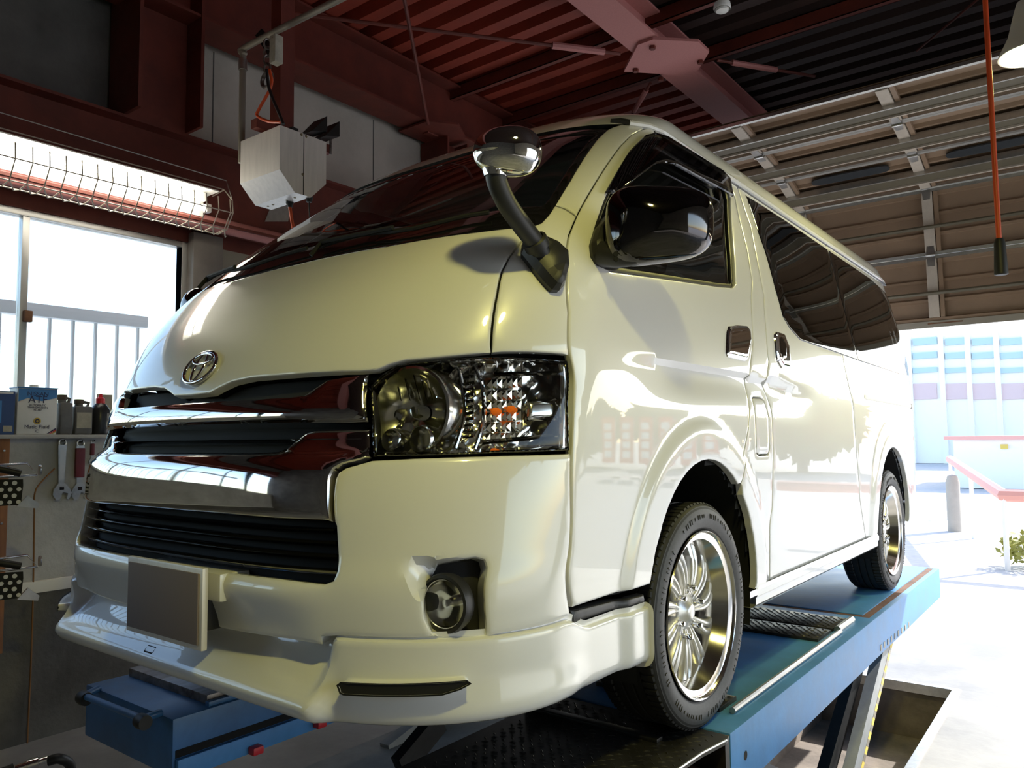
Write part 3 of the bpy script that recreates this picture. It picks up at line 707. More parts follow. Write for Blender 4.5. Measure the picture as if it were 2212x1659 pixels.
# rear end, sill skirts, drip rails
zz = np.linspace(.34, ZTOP, 24); rb = MB()
V = []
for z in zz:
    for i in range(13): 
        f = -1+2*i/12.; w = float(WZ(z))*.88; V.append((w*f, YREAR-.02+.02*(1-f*f), float(z)))
rb.grid(V, 24, 13); part('tailgate', rb, 'paint')
for sg in (1, -1):
    sk = MB(); prf = [(.928, .345), (.936, .335), (.936, .315), (.930, .308), (.930, .285), (.915, .272), (.85, .272)]
    yA, yB = WY[0]+.40, WY[1]-.395
    sk.grid([(sg*x, y, z) for y in np.linspace(yA, yB, 12) for x, z in prf], 12, len(prf)); part('side_skirt', sk, 'paint')
    sF = chart((1., 1.17, zdr))[0]
    dp = MB(); pts = [Pb(np.array(sg*a), np.array(zdr+.003))+normals(Pb, np.array(sg*a), np.array(zdr+.003))*.004*1 for a in np.linspace(sF, LC+3.32, 34)]
    dp.tube(pts, .011, 8); part('drip_rail', dp, 'paint')
    dp = MB(); dp.tube([(sg*(float(WZ(zdr))-.001), y, zdr-.014) for y in np.linspace(1.25, 4.60, 30)], .006, 6); part('drip_seal', dp, 'black_plastic')
    cp_ = MB(); cp_.tube([Pb(np.array(sg*a), np.array(zdr+b))+normals(Pb, np.array(sg*a), np.array(zdr+b))*.003 for a, b in ((sF-.10, .018), (sF-.05, .014), (sF+.01, .005))], [.008, .013, .013], 8); part('rail_end_cap', cp_, 'black_plastic')
# black strip and painted flange between door and front skirt
yA = float(Pb(np.array(door_front[0][0]), np.array(door_front[0][1]))[1])
part('lower_trim', patch([side(yA+.004, zdf-.006), side(.832, .452), side(.836, .425), side(yA+.004, zdf-.042)], res=.02, off=-.004, edge=(.012, .008)), 'black_plastic', both=True)
# ---- bumper
bt_ = px((720, 1034), (728, 1018), (745, 1007), (774, 999), (802, 991), (909, 986), (1077, 981), (1237, 978))
br_ = px((1237, 978), (1236, 1150), (1236, 1330))
bs_ = px((1231, 1336), (1098, 1370), (1053, 1379), (936, 1380), (885, 1383), (740, 1377), (696, 1380))
lg_r = px((719, 1130), (722, 1136), (724, 1232), (716, 1253), (698, 1260)); lg_b = px((602, 1248), (463, 1230))
zb_c = .425
b_low = [bs_[-1], (bs_[-1][0]-.005, .428), front(.30, zb_c), (0., zb_c)]
b_half = [(0., lg_b[-1][1]+.0)]+lg_b[::-1]+lg_r[::-1]+bt_+br_[1:]+bs_+b_low[1:]
fogh = px((932, 1240), (946, 1217), (1027, 1207), (1045, 1212), (1050, 1227), (1049, 1376), (1035, 1377), (960, 1376), (934, 1366), (920, 1335), (917, 1300), (924, 1265))
s0f, s1f, smf = chart(hit(864, 1226))[0], chart(hit(932, 1250))[0], chart(hit(985, 1300))[0]
ztf, zbf = chart(hit(900, 1207))[1], chart(hit(905, 1318))[1]
fogm = [(-s, z) for s, z in fogh]
def shoulder(s, z): return .014*np.exp(-((z-.535)/.03)**2)*(1-sst(.45, .62, np.abs(s)))-.012*sst(.50, .44, z)*(1-sst(.45, .58, np.abs(s)))
def dent(s, z):
    a = np.abs(s); u = np.clip((a-s0f)/(s1f-s0f), 0, 1); zs0 = zbf+(ztf-zbf)*(1-u)*.9
    return shoulder(s, z)-.042*u*u*(3-2*u)*sst(zs0-.012, zs0+.02, z)*(1-sst(ztf-.014, ztf, z))*(a < smf)
part('front_bumper', patch(symm(b_half), holes=[fogh, fogm], res=.016, rim=.03, hole_rim=.05, offf=dent, edge=(.012, .008)), 'paint_lip')
part('fog_bezel', patch(fogh, res=.02, off=-.05, gap=-.004, rim=.01), 'black_plastic', both=True)
def at(pxy, off, F=Pb):
    s, z = chart(hit(*pxy)); p = F(np.array(s), np.array(z)); n = normals(F, np.array(s), np.array(z)); return p+n*off, n
fc, fn = at((964, 1310), -.03)
for sg in (1, -1):
    c = fc*np.array((sg, 1, 1)); ax = np.array((sg*.12, -1, .0))
    fo = part('fog_lamp', MB().lathe([(.038, -.02), (.060, -.02), (.064, .0), (.061, .012), (.055, .014), (.052, .008)], c, ax, 36), 'black_plastic')
    obj('reflector', MB().lathe([(0, -.012), (.012, -.012), (.018, -.009), (.03, -.006), (.040, .0), (.051, .008)], c, ax, 32), 'lamp_chrome', fo)
    obj('lens', MB().lathe([(0, .018), (.02, .0165), (.038, .012), (.051, .006)], c, ax, 32), 'lens', fo); obj('bulb', MB().lathe([(0, .004), (.008, .002), (.008, -.016)], c, ax, 12), 'reflector', fo)
# towing cover outline on the bumper
tc_ = px((588, 1338), (592, 1336), (628, 1342), (632, 1346), (632, 1386), (588, 1376))
part('tow_cover', patch(tc_, res=.02, off=-.0095, gap=.002, offf=shoulder, edge=(.003, .002), rim=.004), 'paint_lip')
# ---- grille
bar_top = px((436, 866), (511, 862), (632, 855), (662, 851), (686, 834), (710, 819), (746, 812), (797, 806))
bar_in = px((797, 806), (795, 830), (793, 854), (796, 912)); bar_low = px((753, 914), (632, 914), (481, 917), (436, 918))
bar_half = [(0., bar_top[0][1])]+bar_top[1:]+bar_in[1:]+bar_low[:-1]+[(0., bar_low[-1][1])]
part('grille_bar', patch(symm(bar_half), res=.02, off=.012, edge=(.022, .016), rim=.05), 'smoke_chrome', label='dark chrome upper grille bar')
ug_half = [(0., hood_half[-1][1]+.004)]+[p for p in hood_low[::-1]]
ugp = symm([(0., hood_half[-1][1]+.02)]+hood_low[::-1][0:-3]+bar_top[::-1][0:-1]+[(0., bar_top[0][1]-.01)])
part('upper_grille', patch(ugp, res=.03, off=-.045, gap=-.006, rim=.0), 'matte_black')
slot_low = px((436, 974), (542, 974), (596, 970), (617, 955), (650, 928), (677, 922), (753, 920), (790, 920))
slot = [(0., bar_low[-1][1])]+bar_low[::-1][1:]+slot_low[::-1][:-1]+[(0., slot_low[0][1])]
slotp = symm(slot)
part('grille_slot', patch(slotp, res=.03, off=-.05, gap=-.008, rim=0), 'matte_black')
lo_half = [(0., slot_low[0][1])]+slot_low[1:-1]+px((797, 920), (801, 987), (774, 998), (745, 1006), (728, 1017), (720, 1033), (719, 1129), (596, 1124), (490, 1114))+[(0., chart(hit(440, 1109))[1])]
part('grille_chrome', patch(symm(lo_half), res=.014, off=.004, edge=(.012, .010), rim=.05, offf=lambda s, z: np.interp(z, [.67, .70, .775, .80, .82, .85, .95], [-.004, .004, .014, .015, .009, -.016, -.016])), 'smoke_chrome', label='broad dark chrome grille face')
zsl0, zsl1 = slot_low[0][1], bar_low[-1][1]
def slat(z, smax, off, th, m, name='grille_slat'):
    n = 40; mb = MB(); V = []
    for i in range(n+1):
        s = -smax+2*smax*i/n
        for dz, do in ((-th, 0), (0, .010), (th, 0), (th, -.02), (-th, -.02)):
            p = Pb(np.array(s), np.array(z+dz)); nn = normals(Pb, np.array(s), np.array(z+dz)); V.append(p+nn*(off+do))
    mb.grid(V, n+1, 5, cv=True); part(name, mb, m, smooth=40)
slat((zsl0+zsl1)/2-.004, .50, -.02, .005, 'gloss_black')
lgz1, lgz0 = lo_half[-1][1], lg_b[-1][1]
lgp = symm([(0., lgz1)]+px((596, 1124), (719, 1130))+lg_r[1:]+lg_b+[(0., lgz0)])
part('lower_grille', patch(lgp, res=.03, off=-.055, gap=-.010, rim=0), 'matte_black')
for k in range(4): slat(lgz0+(lgz1-lgz0)*(k+.75)/4.6, .60, -.018, .006, 'gloss_black')
# ---- emblem (three ovals)
ec, en = at((436, 797), .006)
eu = np.array((0, FZ(ec[2]+.03)-FZ(ec[2]-.03), .06)); eu /= np.linalg.norm(eu); ex_ = np.array((1., 0, 0))
ec = np.array((0., ec[1], ec[2])); en = np.cross(ex_, eu)
def oval(a, b, dz, r0, lift=0.): return MB().tube([ec+ex_*a*math.cos(t)+eu*(dz+b*math.sin(t))+en*(lift-.02*(a*math.cos(t))**2*6) for t in np.linspace(0, 2*math.pi, 48, endpoint=False)], r0, 8, closed=True)
em_ = part('emblem', oval(.070, .048, 0, .0062), 'chrome', label='chrome oval emblem of three ovals', smooth=60)
obj('inner_oval', oval(.0205, .044, 0, .0045, .002), 'chrome', em_, 60); obj('upper_oval', oval(.046, .0165, .0255, .0045, .003), 'chrome', em_, 60)
# ---- number plate with its holder
pc = CL+ray(352, 1298)*((-.050-CL[1])/ray(352, 1298)[1])
ph = part('plate_holder', MB().cbox((pc[0]-.165, -.02, .50), (pc[0]+.19, .06, .565), .008), 'paint_lip')
pt = part('number_plate', MB().cbox((pc[0]-.172, -.052, pc[2]-.092), (pc[0]+.172, -.036, pc[2]+.092), .005), 'stainless', label='blank grey plate in a pale frame')
obj('plate_face', MB().cbox((pc[0]-.160, -.056, pc[2]-.079), (pc[0]+.160, -.050, pc[2]+.079), .001), 'plate_grey', pt)
obj('mount', MB().cbox((pc[0]-.13, -.04, pc[2]-.06), (pc[0]+.13, .03, pc[2]+.06), .004), 'black_plastic', pt)
# ---- front lip spoiler: profile swept round the bumper plan
PC = np.array([(.062, .440), (.060, .412), (.035, .383), (-.002, .350), (-.036, .332), (-.050, .318), (-.048, .302), (-.028, .281), (.03, .268), (.13, .266)])
PS = np.array([(.010, .450), (-.007, .446), (-.009, .432), (-.009, .395), (-.009, .365), (-.013, .335), (-.016, .308), (-.008, .284), (.03, .270), (.12, .267)])
PF = np.array([(.008, .419), (-.003, .416), (-.005, .406), (-.005, .385), (-.005, .360), (-.005, .335), (-.005, .310), (-.001, .290), (.02, .278), (.12, .276)])
TP = np.linspace(0, .34, len(PC))
def Fsp(s, t):
    s = np.asarray(s, float); t = np.asarray(t, float); a = np.abs(s)
    wc = 1-sst(.555, .605, a); wf = sst(LC*1.02, LC*1.10, a)
    def ev(Pp, k):
        i = np.clip((t/TP[1]).astype(int), 0, len(TP)-2); u = t/TP[1]-i; g = Pp[:, k]; m = np.gradient(g)
        return g[i]*(2*u**3-3*u**2+1)+m[i]*(u**3-2*u*u+u)+g[i+1]*(-2*u**3+3*u*u)+m[i+1]*(u**3-u*u)
    lw = sst(.05, .17, t); bow = np.minimum(Pb(np.minimum(a, .62), np.full(np.shape(a+t), .45))[..., 1]-float(Pb(np.array(0.), np.array(.45))[1]), .07)
    o = wc*(ev(PC, 0)+lw*(.050-bow))+(1-wc)*((1-wf)*ev(PS, 0)+wf*ev(PF, 0)); z = wc*ev(PC, 1)+(1-wc)*((1-wf)*ev(PS, 1)+wf*ev(PF, 1))
    p = Pb(s, np.full(np.shape(s+t), .45)); h = 2e-3; tt = Pb(s+h, np.full(np.shape(s+t), .45))-Pb(s-h, np.full(np.shape(s+t), .45))
    n = np.stack([tt[..., 1], -tt[..., 0], 0*tt[..., 0]], -1); n /= np.linalg.norm(n, axis=-1, keepdims=True)+1e-12     # outward in plan
    q = p-n*o[..., None]; q[..., 2] = z; return q
SMX = float(side(.826, .45)[0])
gs, gt = np.meshgrid(np.linspace(-SMX, SMX, 460), np.linspace(.005, .335, 120)); GP = Fsp(gs.ravel(), gt.ravel())
dd = GP-CL; ww = dd.dot(FF); GPX = np.stack([IMW/2+FPX*dd.dot(RR)/ww, IMH/2-FPX*dd.dot(UU)/ww], 1)
def inv_sp(px_, py_):
    e = np.hypot(GPX[:, 0]-px_, GPX[:, 1]-py_); m = e < e.min()+3; i = np.where(m)[0][np.argmin(ww[m])]; return (float(gs.ravel()[i]), float(gt.ravel()[i]))
sp_poly = [(-SMX, .0), (SMX, .0), (SMX, .31), (SMX-.02, .335), (-SMX+.02, .335), (-SMX, .31)]
slot_sp = [inv_sp(*p) for p in ((748, 1470), (754, 1463), (1003, 1459), (1008, 1464), (993, 1480), (956, 1490), (760, 1491), (749, 1486))]
slot_m = [(-a, b) for a, b in slot_sp]
part('lip_spoiler', patch(sp_poly, F=Fsp, holes=[slot_sp, slot_m], res=.018, gap=0, rim=.012, hole_rim=.03, edge=(.006, .003)), 'paint_lip', smooth=40)
part('spoiler_slot', patch(slot_sp, F=Fsp, res=.02, off=-.03, gap=-.004, rim=0), 'dark_cavity', both=True)
le = inv_sp(322, 1400); lp = Fsp(np.array(le[0]), np.array(le[1])); ln = normals(Fsp, np.array(le[0]), np.array(le[1]))
bdg = MB(); bdg.tube([lp+ln*.002+np.array((.019*sx, 0, 0))+np.cross(ln, (1, 0, 0))*.008*sy for sx, sy in ((-1, -1), (1, -1), (1.1, 0), (1, 1), (-1, 1), (-1.1, 0))], .0025, 6, closed=True)
part('lip_badge', bdg, 'matte_black')
# ---- headlamps
hl = px((802, 986), (799, 911), (796, 854), (797, 830), (821, 806), (855, 785), (909, 777), (1010, 769), (1077, 768), (1179, 773), (1231, 777), (1233, 870), (1236, 974), (1077, 979), (909, 984))
hld = dens(hl, .015); hld = hld if area(hld) > 0 else hld[::-1]
for sg in (1, -1):
    mr = sg < 0
    hb = part('headlamp', patch(hl, holes=[inset(hld, .008)], res=.015, off=-.004, gap=.002, edge=(.006, .004), rim=.085, hole_rim=.02, mirror=mr), 'gloss_black')
    obj('lens', patch(inset(hld, .007), res=.03, off=-.003, gap=0, rim=.004, edge=(.01, .006), mirror=mr), 'lens', hb)
    rp = patch(inset(hld, -.001), res=.012, off=-.085, gap=0, rim=0, mirror=mr, edge=(.001, 0), offf=lambda s, z: .006*np.sin(s*95)*np.sin(z*120))
    obj('reflector', rp, 'lamp_chrome', hb)
    def pn(pxy, off):
        c, n = at(pxy, off); return c*np.array((sg, 1, 1)), np.array((sg*.18, -1, .05))
    c, n = pn((905, 868), -.075)
    bw = MB().lathe([(.012, -.004), (.05, .004), (.078, .024), (.094, .052), (.098, .058), (.104, .056), (.106, .045), (.106, .0)], c, n, 48); obj('main_bowl', bw, 'lamp_chrome', hb)
    obj('bulb_shade', MB().lathe([(0, .045), (.012, .043), (.017, .03), (.017, .0)], c, n, 20), 'lamp_chrome', hb)
    fl_ = MB()
    for k in range(9):
        a = math.pi*(.12+.76*k/8); x_ = .09*math.cos(a); fl_.tube([c+np.array((x_, -.012-.02*abs(math.cos(a)), .03)), c+np.array((x_*.97, -.034-.012*abs(math.cos(a)), .088*math.sin(a)))], .0022, 5)
    obj('reflector_facets', fl_, 'chrome', hb)
    for pxy, r0 in (((848, 944), .024), ((915, 942), .028)):
        c, n = pn(pxy, -.030); obj('side_bulb', MB().lathe([(0, -.004), (r0*.5, -.002), (r0*.8, .010), (r0*.92, .018), (r0, .022), (r0*1.12, .018), (r0*1.18, .0), (r0*1.1, -.03)], c, n, 28), 'lamp_chrome', hb)
        obj('side_lens', MB().lathe([(0, .020), (r0*.5, .018), (r0*.85, .012)], c, n, 20), 'lens', hb)
    # ribbed divider
    for k in range(11):
        p0 = pn((1003, 803+13*k), -.045)[0]; p1 = pn((1027, 803+13*k), -.035)[0]; obj('divider_rib', MB().tube([p0, p1], .0042, 6), 'chrome', hb)
    for pxl in (((992, 790), (1002, 840), (1003, 900), (985, 962)), ((1030, 784), (1046, 830), (1049, 900), (1030, 965))):
        obj('divider_edge', MB().tube(spl([pn(p, -.028)[0] for p in pxl], 5), .005, 8), 'chrome', hb)
    # indicator chamber
    for pxa, w_, h_ in (((1083, 875), .010, .012), ((1122, 872), .009, .012)):
        c, n = pn(pxa, -.055); obj('amber_bulb', MB().lathe([(0, .012), (.008, .008), (.010, -.004), (.007, -.02)], c, n, 14), 'amber', hb)
    fc_ = MB()
    for i in range(7):
        for j in range(6):
            p, n = pn((1070+13*i, 812+24*j), -.068); s_ = .0065; z_ = .011
            fc_.add([p+np.array((-s_, 0, -z_)), p+np.array((s_, 0, -z_)), p+np.array((s_, 0, z_)), p+np.array((-s_, 0, z_)), p+np.array((.001*((i+j) % 3-1), -.010, .003*((i*j) % 3-1)))], [(0, 1, 4), (1, 2, 4), (2, 3, 4), (3, 0, 4)])
    obj('facet_panel', fc_, 'lamp_chrome', hb, smooth=0)
    for a, b in (((1075, 798), (1218, 802)), ((1160, 858), (1222, 860)), ((1158, 895), (1222, 900)), ((1050, 945), (1222, 938)), ((1050, 964), (1222, 966))):
        obj('chamber_ledge', MB().tube([pn(a, -.05)[0], pn(b, -.03)[0]], .006, 6), 'chrome', hb)
    c0, n = pn((1164, 862), -.04); c1 = pn((1186, 893), -.035)[0]
    obj('side_reflector', patch(px((1160, 862), (1218, 864), (1220, 895), (1160, 893)), res=.015, off=-.035, gap=0, rim=.01, mirror=mr), 'reflector', hb)
    obj('edge_trim', patch(px((1219, 784), (1229, 784), (1233, 970), (1222, 970)), res=.012, off=-.012, gap=0, rim=.008, mirror=mr), 'reflector', hb)
# ---- door handles
hd1 = px((1569, 716), (1573, 704), (1590, 701), (1612, 703), (1619, 712), (1621, 735), (1614, 778), (1608, 781), (1570, 772), (1567, 765))
ho = part('door_handle', patch(hd1, res=.01, off=.010, edge=(.018, .014), rim=.012, gap=0), 'chrome', label='chrome handle', both=True)
for o_, mr in zip(ho, (False, True)): obj('grip_gap', patch(px((1571, 737), (1617, 742), (1616, 748), (1571, 743)), res=.008, off=.0105, gap=0, rim=.004, mirror=mr), 'matte_black', o_)
hd2 = px((1671, 722), (1676, 715), (1692, 720), (1702, 745), (1707, 790), (1704, 802), (1688, 798), (1677, 780))
ho2 = part('sliding_handle', patch(hd2, res=.012, off=.012, edge=(.022, .018), rim=.014, gap=0), 'chrome', label='chrome handle', both=True)
for o_, mr in zip(ho2, (False, True)): obj('grip_cavity', patch(px((1676, 730), (1683, 726), (1693, 745), (1694, 775), (1684, 780), (1679, 765)), res=.012, off=.0125, gap=0, rim=.003, mirror=mr), 'black_chrome', o_)
# sliding-door rail on the quarter panel
part('door_rail', patch([side(3.26, 1.075), side(4.45, 1.06), side(4.45, 1.035), side(3.26, 1.05)], res=.03, off=.004, gap=0, rim=.008), 'frame_white', both=True)
for sg in (1, -1): part('rail_stop', MB().cbox((sg*.90-.03, 4.42, 1.03), (sg*.90+.03, 4.48, 1.066), .006), 'black_plastic')
# ---- fender mirror on a stalk
bp = px((1138, 531), (1176, 525), (1202, 536), (1221, 555), (1222, 585), (1212, 622), (1202, 633), (1187, 632), (1170, 614), (1138, 573), (1125, 557), (1126, 539))
fm_ = part('fender_mirror', patch(bp, res=.01, off=.05, gap=0, rim=.06, edge=(.045, .035)), 'black_plastic', label='black stalk mirror on the near front corner')
zb = depth(hit(1178, 560))
stk = [atZ(1182, 575, zb-.01), atZ(1160, 530, zb-.05), atZ(1130, 490, zb-.10), atZ(1098, 445, zb-.15), atZ(1078, 405, zb-.18), atZ(1070, 372, zb-.19), atZ(1072, 340, zb-.19)]
obj('stalk', MB().tube(spl(stk, 6), .0235, 16), 'black_plastic', fm_, 50)
obj('stalk_collar', MB().lathe([(.020, -.012), (.031, -.010), (.031, .012), (.024, .016)], atZ(1158, 526, zb-.053), stk[1]-stk[0], 20), 'black_plastic', fm_)
hc = atZ(1096, 328, zb-.19)
ea = RR*1.; eb_ = UU*1.; en_ = -FF
V = []
for i in range(25):
    th_ = math.pi*i/24
    for j in range(32):
        ph_ = 2*math.pi*j/32; x_ = math.sin(th_)*math.cos(ph_); y_ = math.sin(th_)*math.sin(ph_); z_ = math.cos(th_)
        V.append(hc+ea*.077*math.copysign(abs(x_)**.85, x_)+eb_*.056*math.copysign(abs(y_)**.9, y_)*(1+.12*x_)+en_*.05*z_*(1 if z_ > 0 else .55))
sh_ = MB().grid(V, 25, 32, cv=True); obj('mirror_shell', sh_, 'chrome', fm_, 80)
obj('mirror_boot', MB().lathe([(.026, -.02), (.030, .0), (.040, .018), (.05, .03)], atZ(1070, 362, zb-.19), UU, 20), 'chrome', fm_, 60)
# ---- door mirrors
mb_ = px((1275, 556), (1272, 531), (1283, 497), (1303, 470), (1318, 480), (1330, 520), (1380, 540), (1380, 560), (1330, 582), (1300, 578), (1284, 570))
zm = depth(hit(1300, 545))
def mir(mb, m): 
    if m: mb.v = [(-x, y, z) for x, y, z in mb.v]
    return mb
for m_ in (False, True):
    dm = part('door_mirror', mir(patch(mb_, res=.012, off=.035, gap=0, rim=.04, edge=(.03, .025)), m_), 'black_plastic')
    mc = atZ(1424, 487, zm-.06); V = []
    for i in range(33):
        th_ = math.pi*i/32
        for j in range(48):
            ph_ = 2*math.pi*j/48; x_, y_, z_ = math.sin(th_)*math.cos(ph_), math.sin(th_)*math.sin(ph_), math.cos(th_); ex = .55
            sx = math.copysign(abs(math.cos(ph_))**ex, math.cos(ph_))*math.sin(th_)**.92; sy = math.copysign(abs(math.sin(ph_))**ex, math.sin(ph_))*math.sin(th_)**.92
            V.append(mc+RR*.136*sx*(1+.0*sy)+UU*(.097*sy*(1-.12*sx)+.006*sx)+(-FF)*(.085*z_ if z_ > 0 else .06*z_))
    obj('mirror_shell', mir(MB().grid(V, 33, 48, cv=True), m_), 'black_chrome', dm, 80)
    ar_ = [atZ(1300, 548, zm-.03), atZ(1340, 550, zm-.06), atZ(1375, 545, zm-.07), atZ(1400, 535, zm-.06)]
    obj('mirror_arm', mir(MB().tube(spl(ar_, 4), [.033]*13, 12), m_), 'black_plastic', dm, 60)
    for q in ((1330, 549), (1347, 547), (1331, 560)): obj('arm_hole', mir(MB().lathe([(0, .002), (.006, .002), (.007, 0)], atZ(*q, zm-.098), -FF, 12), m_), 'dark_cavity', dm)
    gm_ = MB(); gv = []
    for i in range(5):
        for j in range(32):
            ph_ = 2*math.pi*j/32; f = (0, .5, .8, .95, 1.)[i]
            gv.append(mc+RR*.122*f*math.copysign(abs(math.cos(ph_))**.55, math.cos(ph_))+UU*.083*f*math.copysign(abs(math.sin(ph_))**.55, math.sin(ph_))+FF*.0605)
    obj('mirror_glass', mir(gm_.grid(gv, 5, 32, cv=True), m_), 'reflector', dm)
# ---- wipers
for sx in (-.62, .05):
    s_ = [(sx+.62*k/8.) for k in range(9)]; pts = [Pb(np.array(a), np.array(1.435+.012*math.sin(i)))+normals(Pb, np.array(a), np.array(1.44))*.012 for i, a in enumerate(s_)]
    wp = part('wiper', MB().tube(pts, .006, 6), 'matte_black'); obj('wiper_arm', MB().tube([pts[0]+np.array((0, -.03, -.03)), pts[0]+np.array((.02, -.005, .012)), pts[4]+np.array((0, -.006, .01))], .007, 6), 'matte_black', wp)
obj('cowl', patch(symm([(0., 1.47)]+[(p[0], p[1]+.07-.0*p[0]) for p in hood_top[1:-1]]+[(p[0], p[1]-.02) for p in hood_top[1:-1]][::-1]+[(0., 1.375)]), res=.04, off=-.03, gap=0, rim=0), 'matte_black', van)
# ---- black inner shell behind the panel gaps
Wp = [np.array(q) for q in (wsd, wd_d, np.array(to_chart(winA)), np.array(to_chart(winB)))]
Wa = [np.array(q) for q in (ar_f+[side(WY[0]+.5, .1), side(WY[0]-.5, .1)], ar_r+[side(WY[1]+.5, .1), side(WY[1]-.5, .1)])]
ln_ = MB(); S_ = np.linspace(-(LC+3.9), LC+3.9, 240); Zs = np.linspace(.465, 1.93, 58); V = []; ok = {}
sg_, zg_ = np.meshgrid(S_, Zs, indexing='ij'); pp = Pb(sg_, zg_); nn = normals(Pb, sg_, zg_); deep = ((np.abs(sg_) < .80) & (zg_ > .45) & (zg_ < 1.08)) | ((np.abs(sg_) < 1.25) & (zg_ > .80) & (zg_ < 1.07)) | ((np.abs(sg_) < 1.02) & (zg_ > .46) & (zg_ < .66)); VV = pp-nn*np.where(deep, .105, .032)[..., None]
cells = []; cq = []
for i in range(len(S_)-1):
    for j in range(len(Zs)-1):
        cells.append((i, j)); cq.append((abs((S_[i]+S_[i+1])/2), (Zs[j]+Zs[j+1])/2))
cq = np.array(cq); bad = np.zeros(len(cq), bool)
for w_ in Wp+Wa: bad |= inpoly(cq, w_)
yc_ = Pb(cq[:, 0], cq[:, 1])[:, 1]; bad |= yc_ > YREAR-.06
nz = len(Zs); ln_.add(VV.reshape(-1, 3), [(i*nz+j, (i+1)*nz+j, (i+1)*nz+j+1, i*nz+j+1) for (i, j), b in zip(cells, bad) if not b])
part('inner_shell', ln_, 'dark_cavity')
# ---- underbody
ub = MB(); ub.box((-.60, .32, .30), (.60, 4.6, .42)); ub.box((-.86, 1.70, .30), (.86, 3.32, .40)); ub.box((-.84, 4.26, .32), (.84, 4.7, .42)); ub.box((-.80, .34, .30), (.80, .76, .36))
part('underbody', ub, 'matte_black')
for yc in WY:
    for sg in (1, -1): part('wheel_well', MB().lathe([(.47, sg*.55), (.47, sg*.905), (.455, sg*.915)], (0, yc, WZC+.0), (1, 0, 0), 30, 0, 2*math.pi) if False else MB().grid([(sg*x, yc-.415*math.cos(a), WZC+.475*math.sin(a)) for a in np.linspace(-.25, math.pi+.25, 28) for x in (.56, .75, .905)], 28, 3), 'matte_black')
    part('axle', MB().tube([(-.8, yc, WZC), (.8, yc, WZC)], .05, 12), 'matte_black')
# ---- cabin
part('dashboard', MB().cbox((-.78, .62, 1.0), (.78, 1.02, 1.36), .06), 'interior_grey'); part('cabin_floor', MB().box((-.85, .5, .5), (.85, 4.7, .56)), 'interior_grey')
for sx in (-.42, .42):
    st_ = part('front_seat', MB().cbox((sx-.24, 1.25, .85), (sx+.24, 1.75, 1.0), .05), 'seat_cloth'); obj('backrest', MB().cbox((sx-.23, 1.70, .98), (sx+.23, 1.86, 1.50), .06), 'seat_cloth', st_); obj('headrest', MB().cbox((sx-.12, 1.74, 1.52), (sx+.12, 1.84, 1.68), .04), 'seat_cloth', st_)
sw = [np.array((-.42, 1.02, 1.38))+.19*(math.cos(t)*np.array((1, 0, 0))+math.sin(t)*np.array((0, .45, .89))) for t in np.linspace(0, 2*math.pi, 40, endpoint=False)]
swo = part('steering_wheel', MB().tube(sw, .015, 8, closed=True), 'matte_black'); obj('column', MB().tube([(-.42, 1.02, 1.38), (-.42, .9, 1.2)], .04, 10), 'matte_black', swo)
part('headliner', MB().box((-.62, 1.35, 1.90), (.62, 4.5, 1.93)), 'interior_light')
part('bench', MB().cbox((-.7, 2.6, .7), (.7, 2.85, 1.5), .05).cbox((-.7, 2.2, .8), (.7, 2.62, .95), .05), 'seat_cloth')
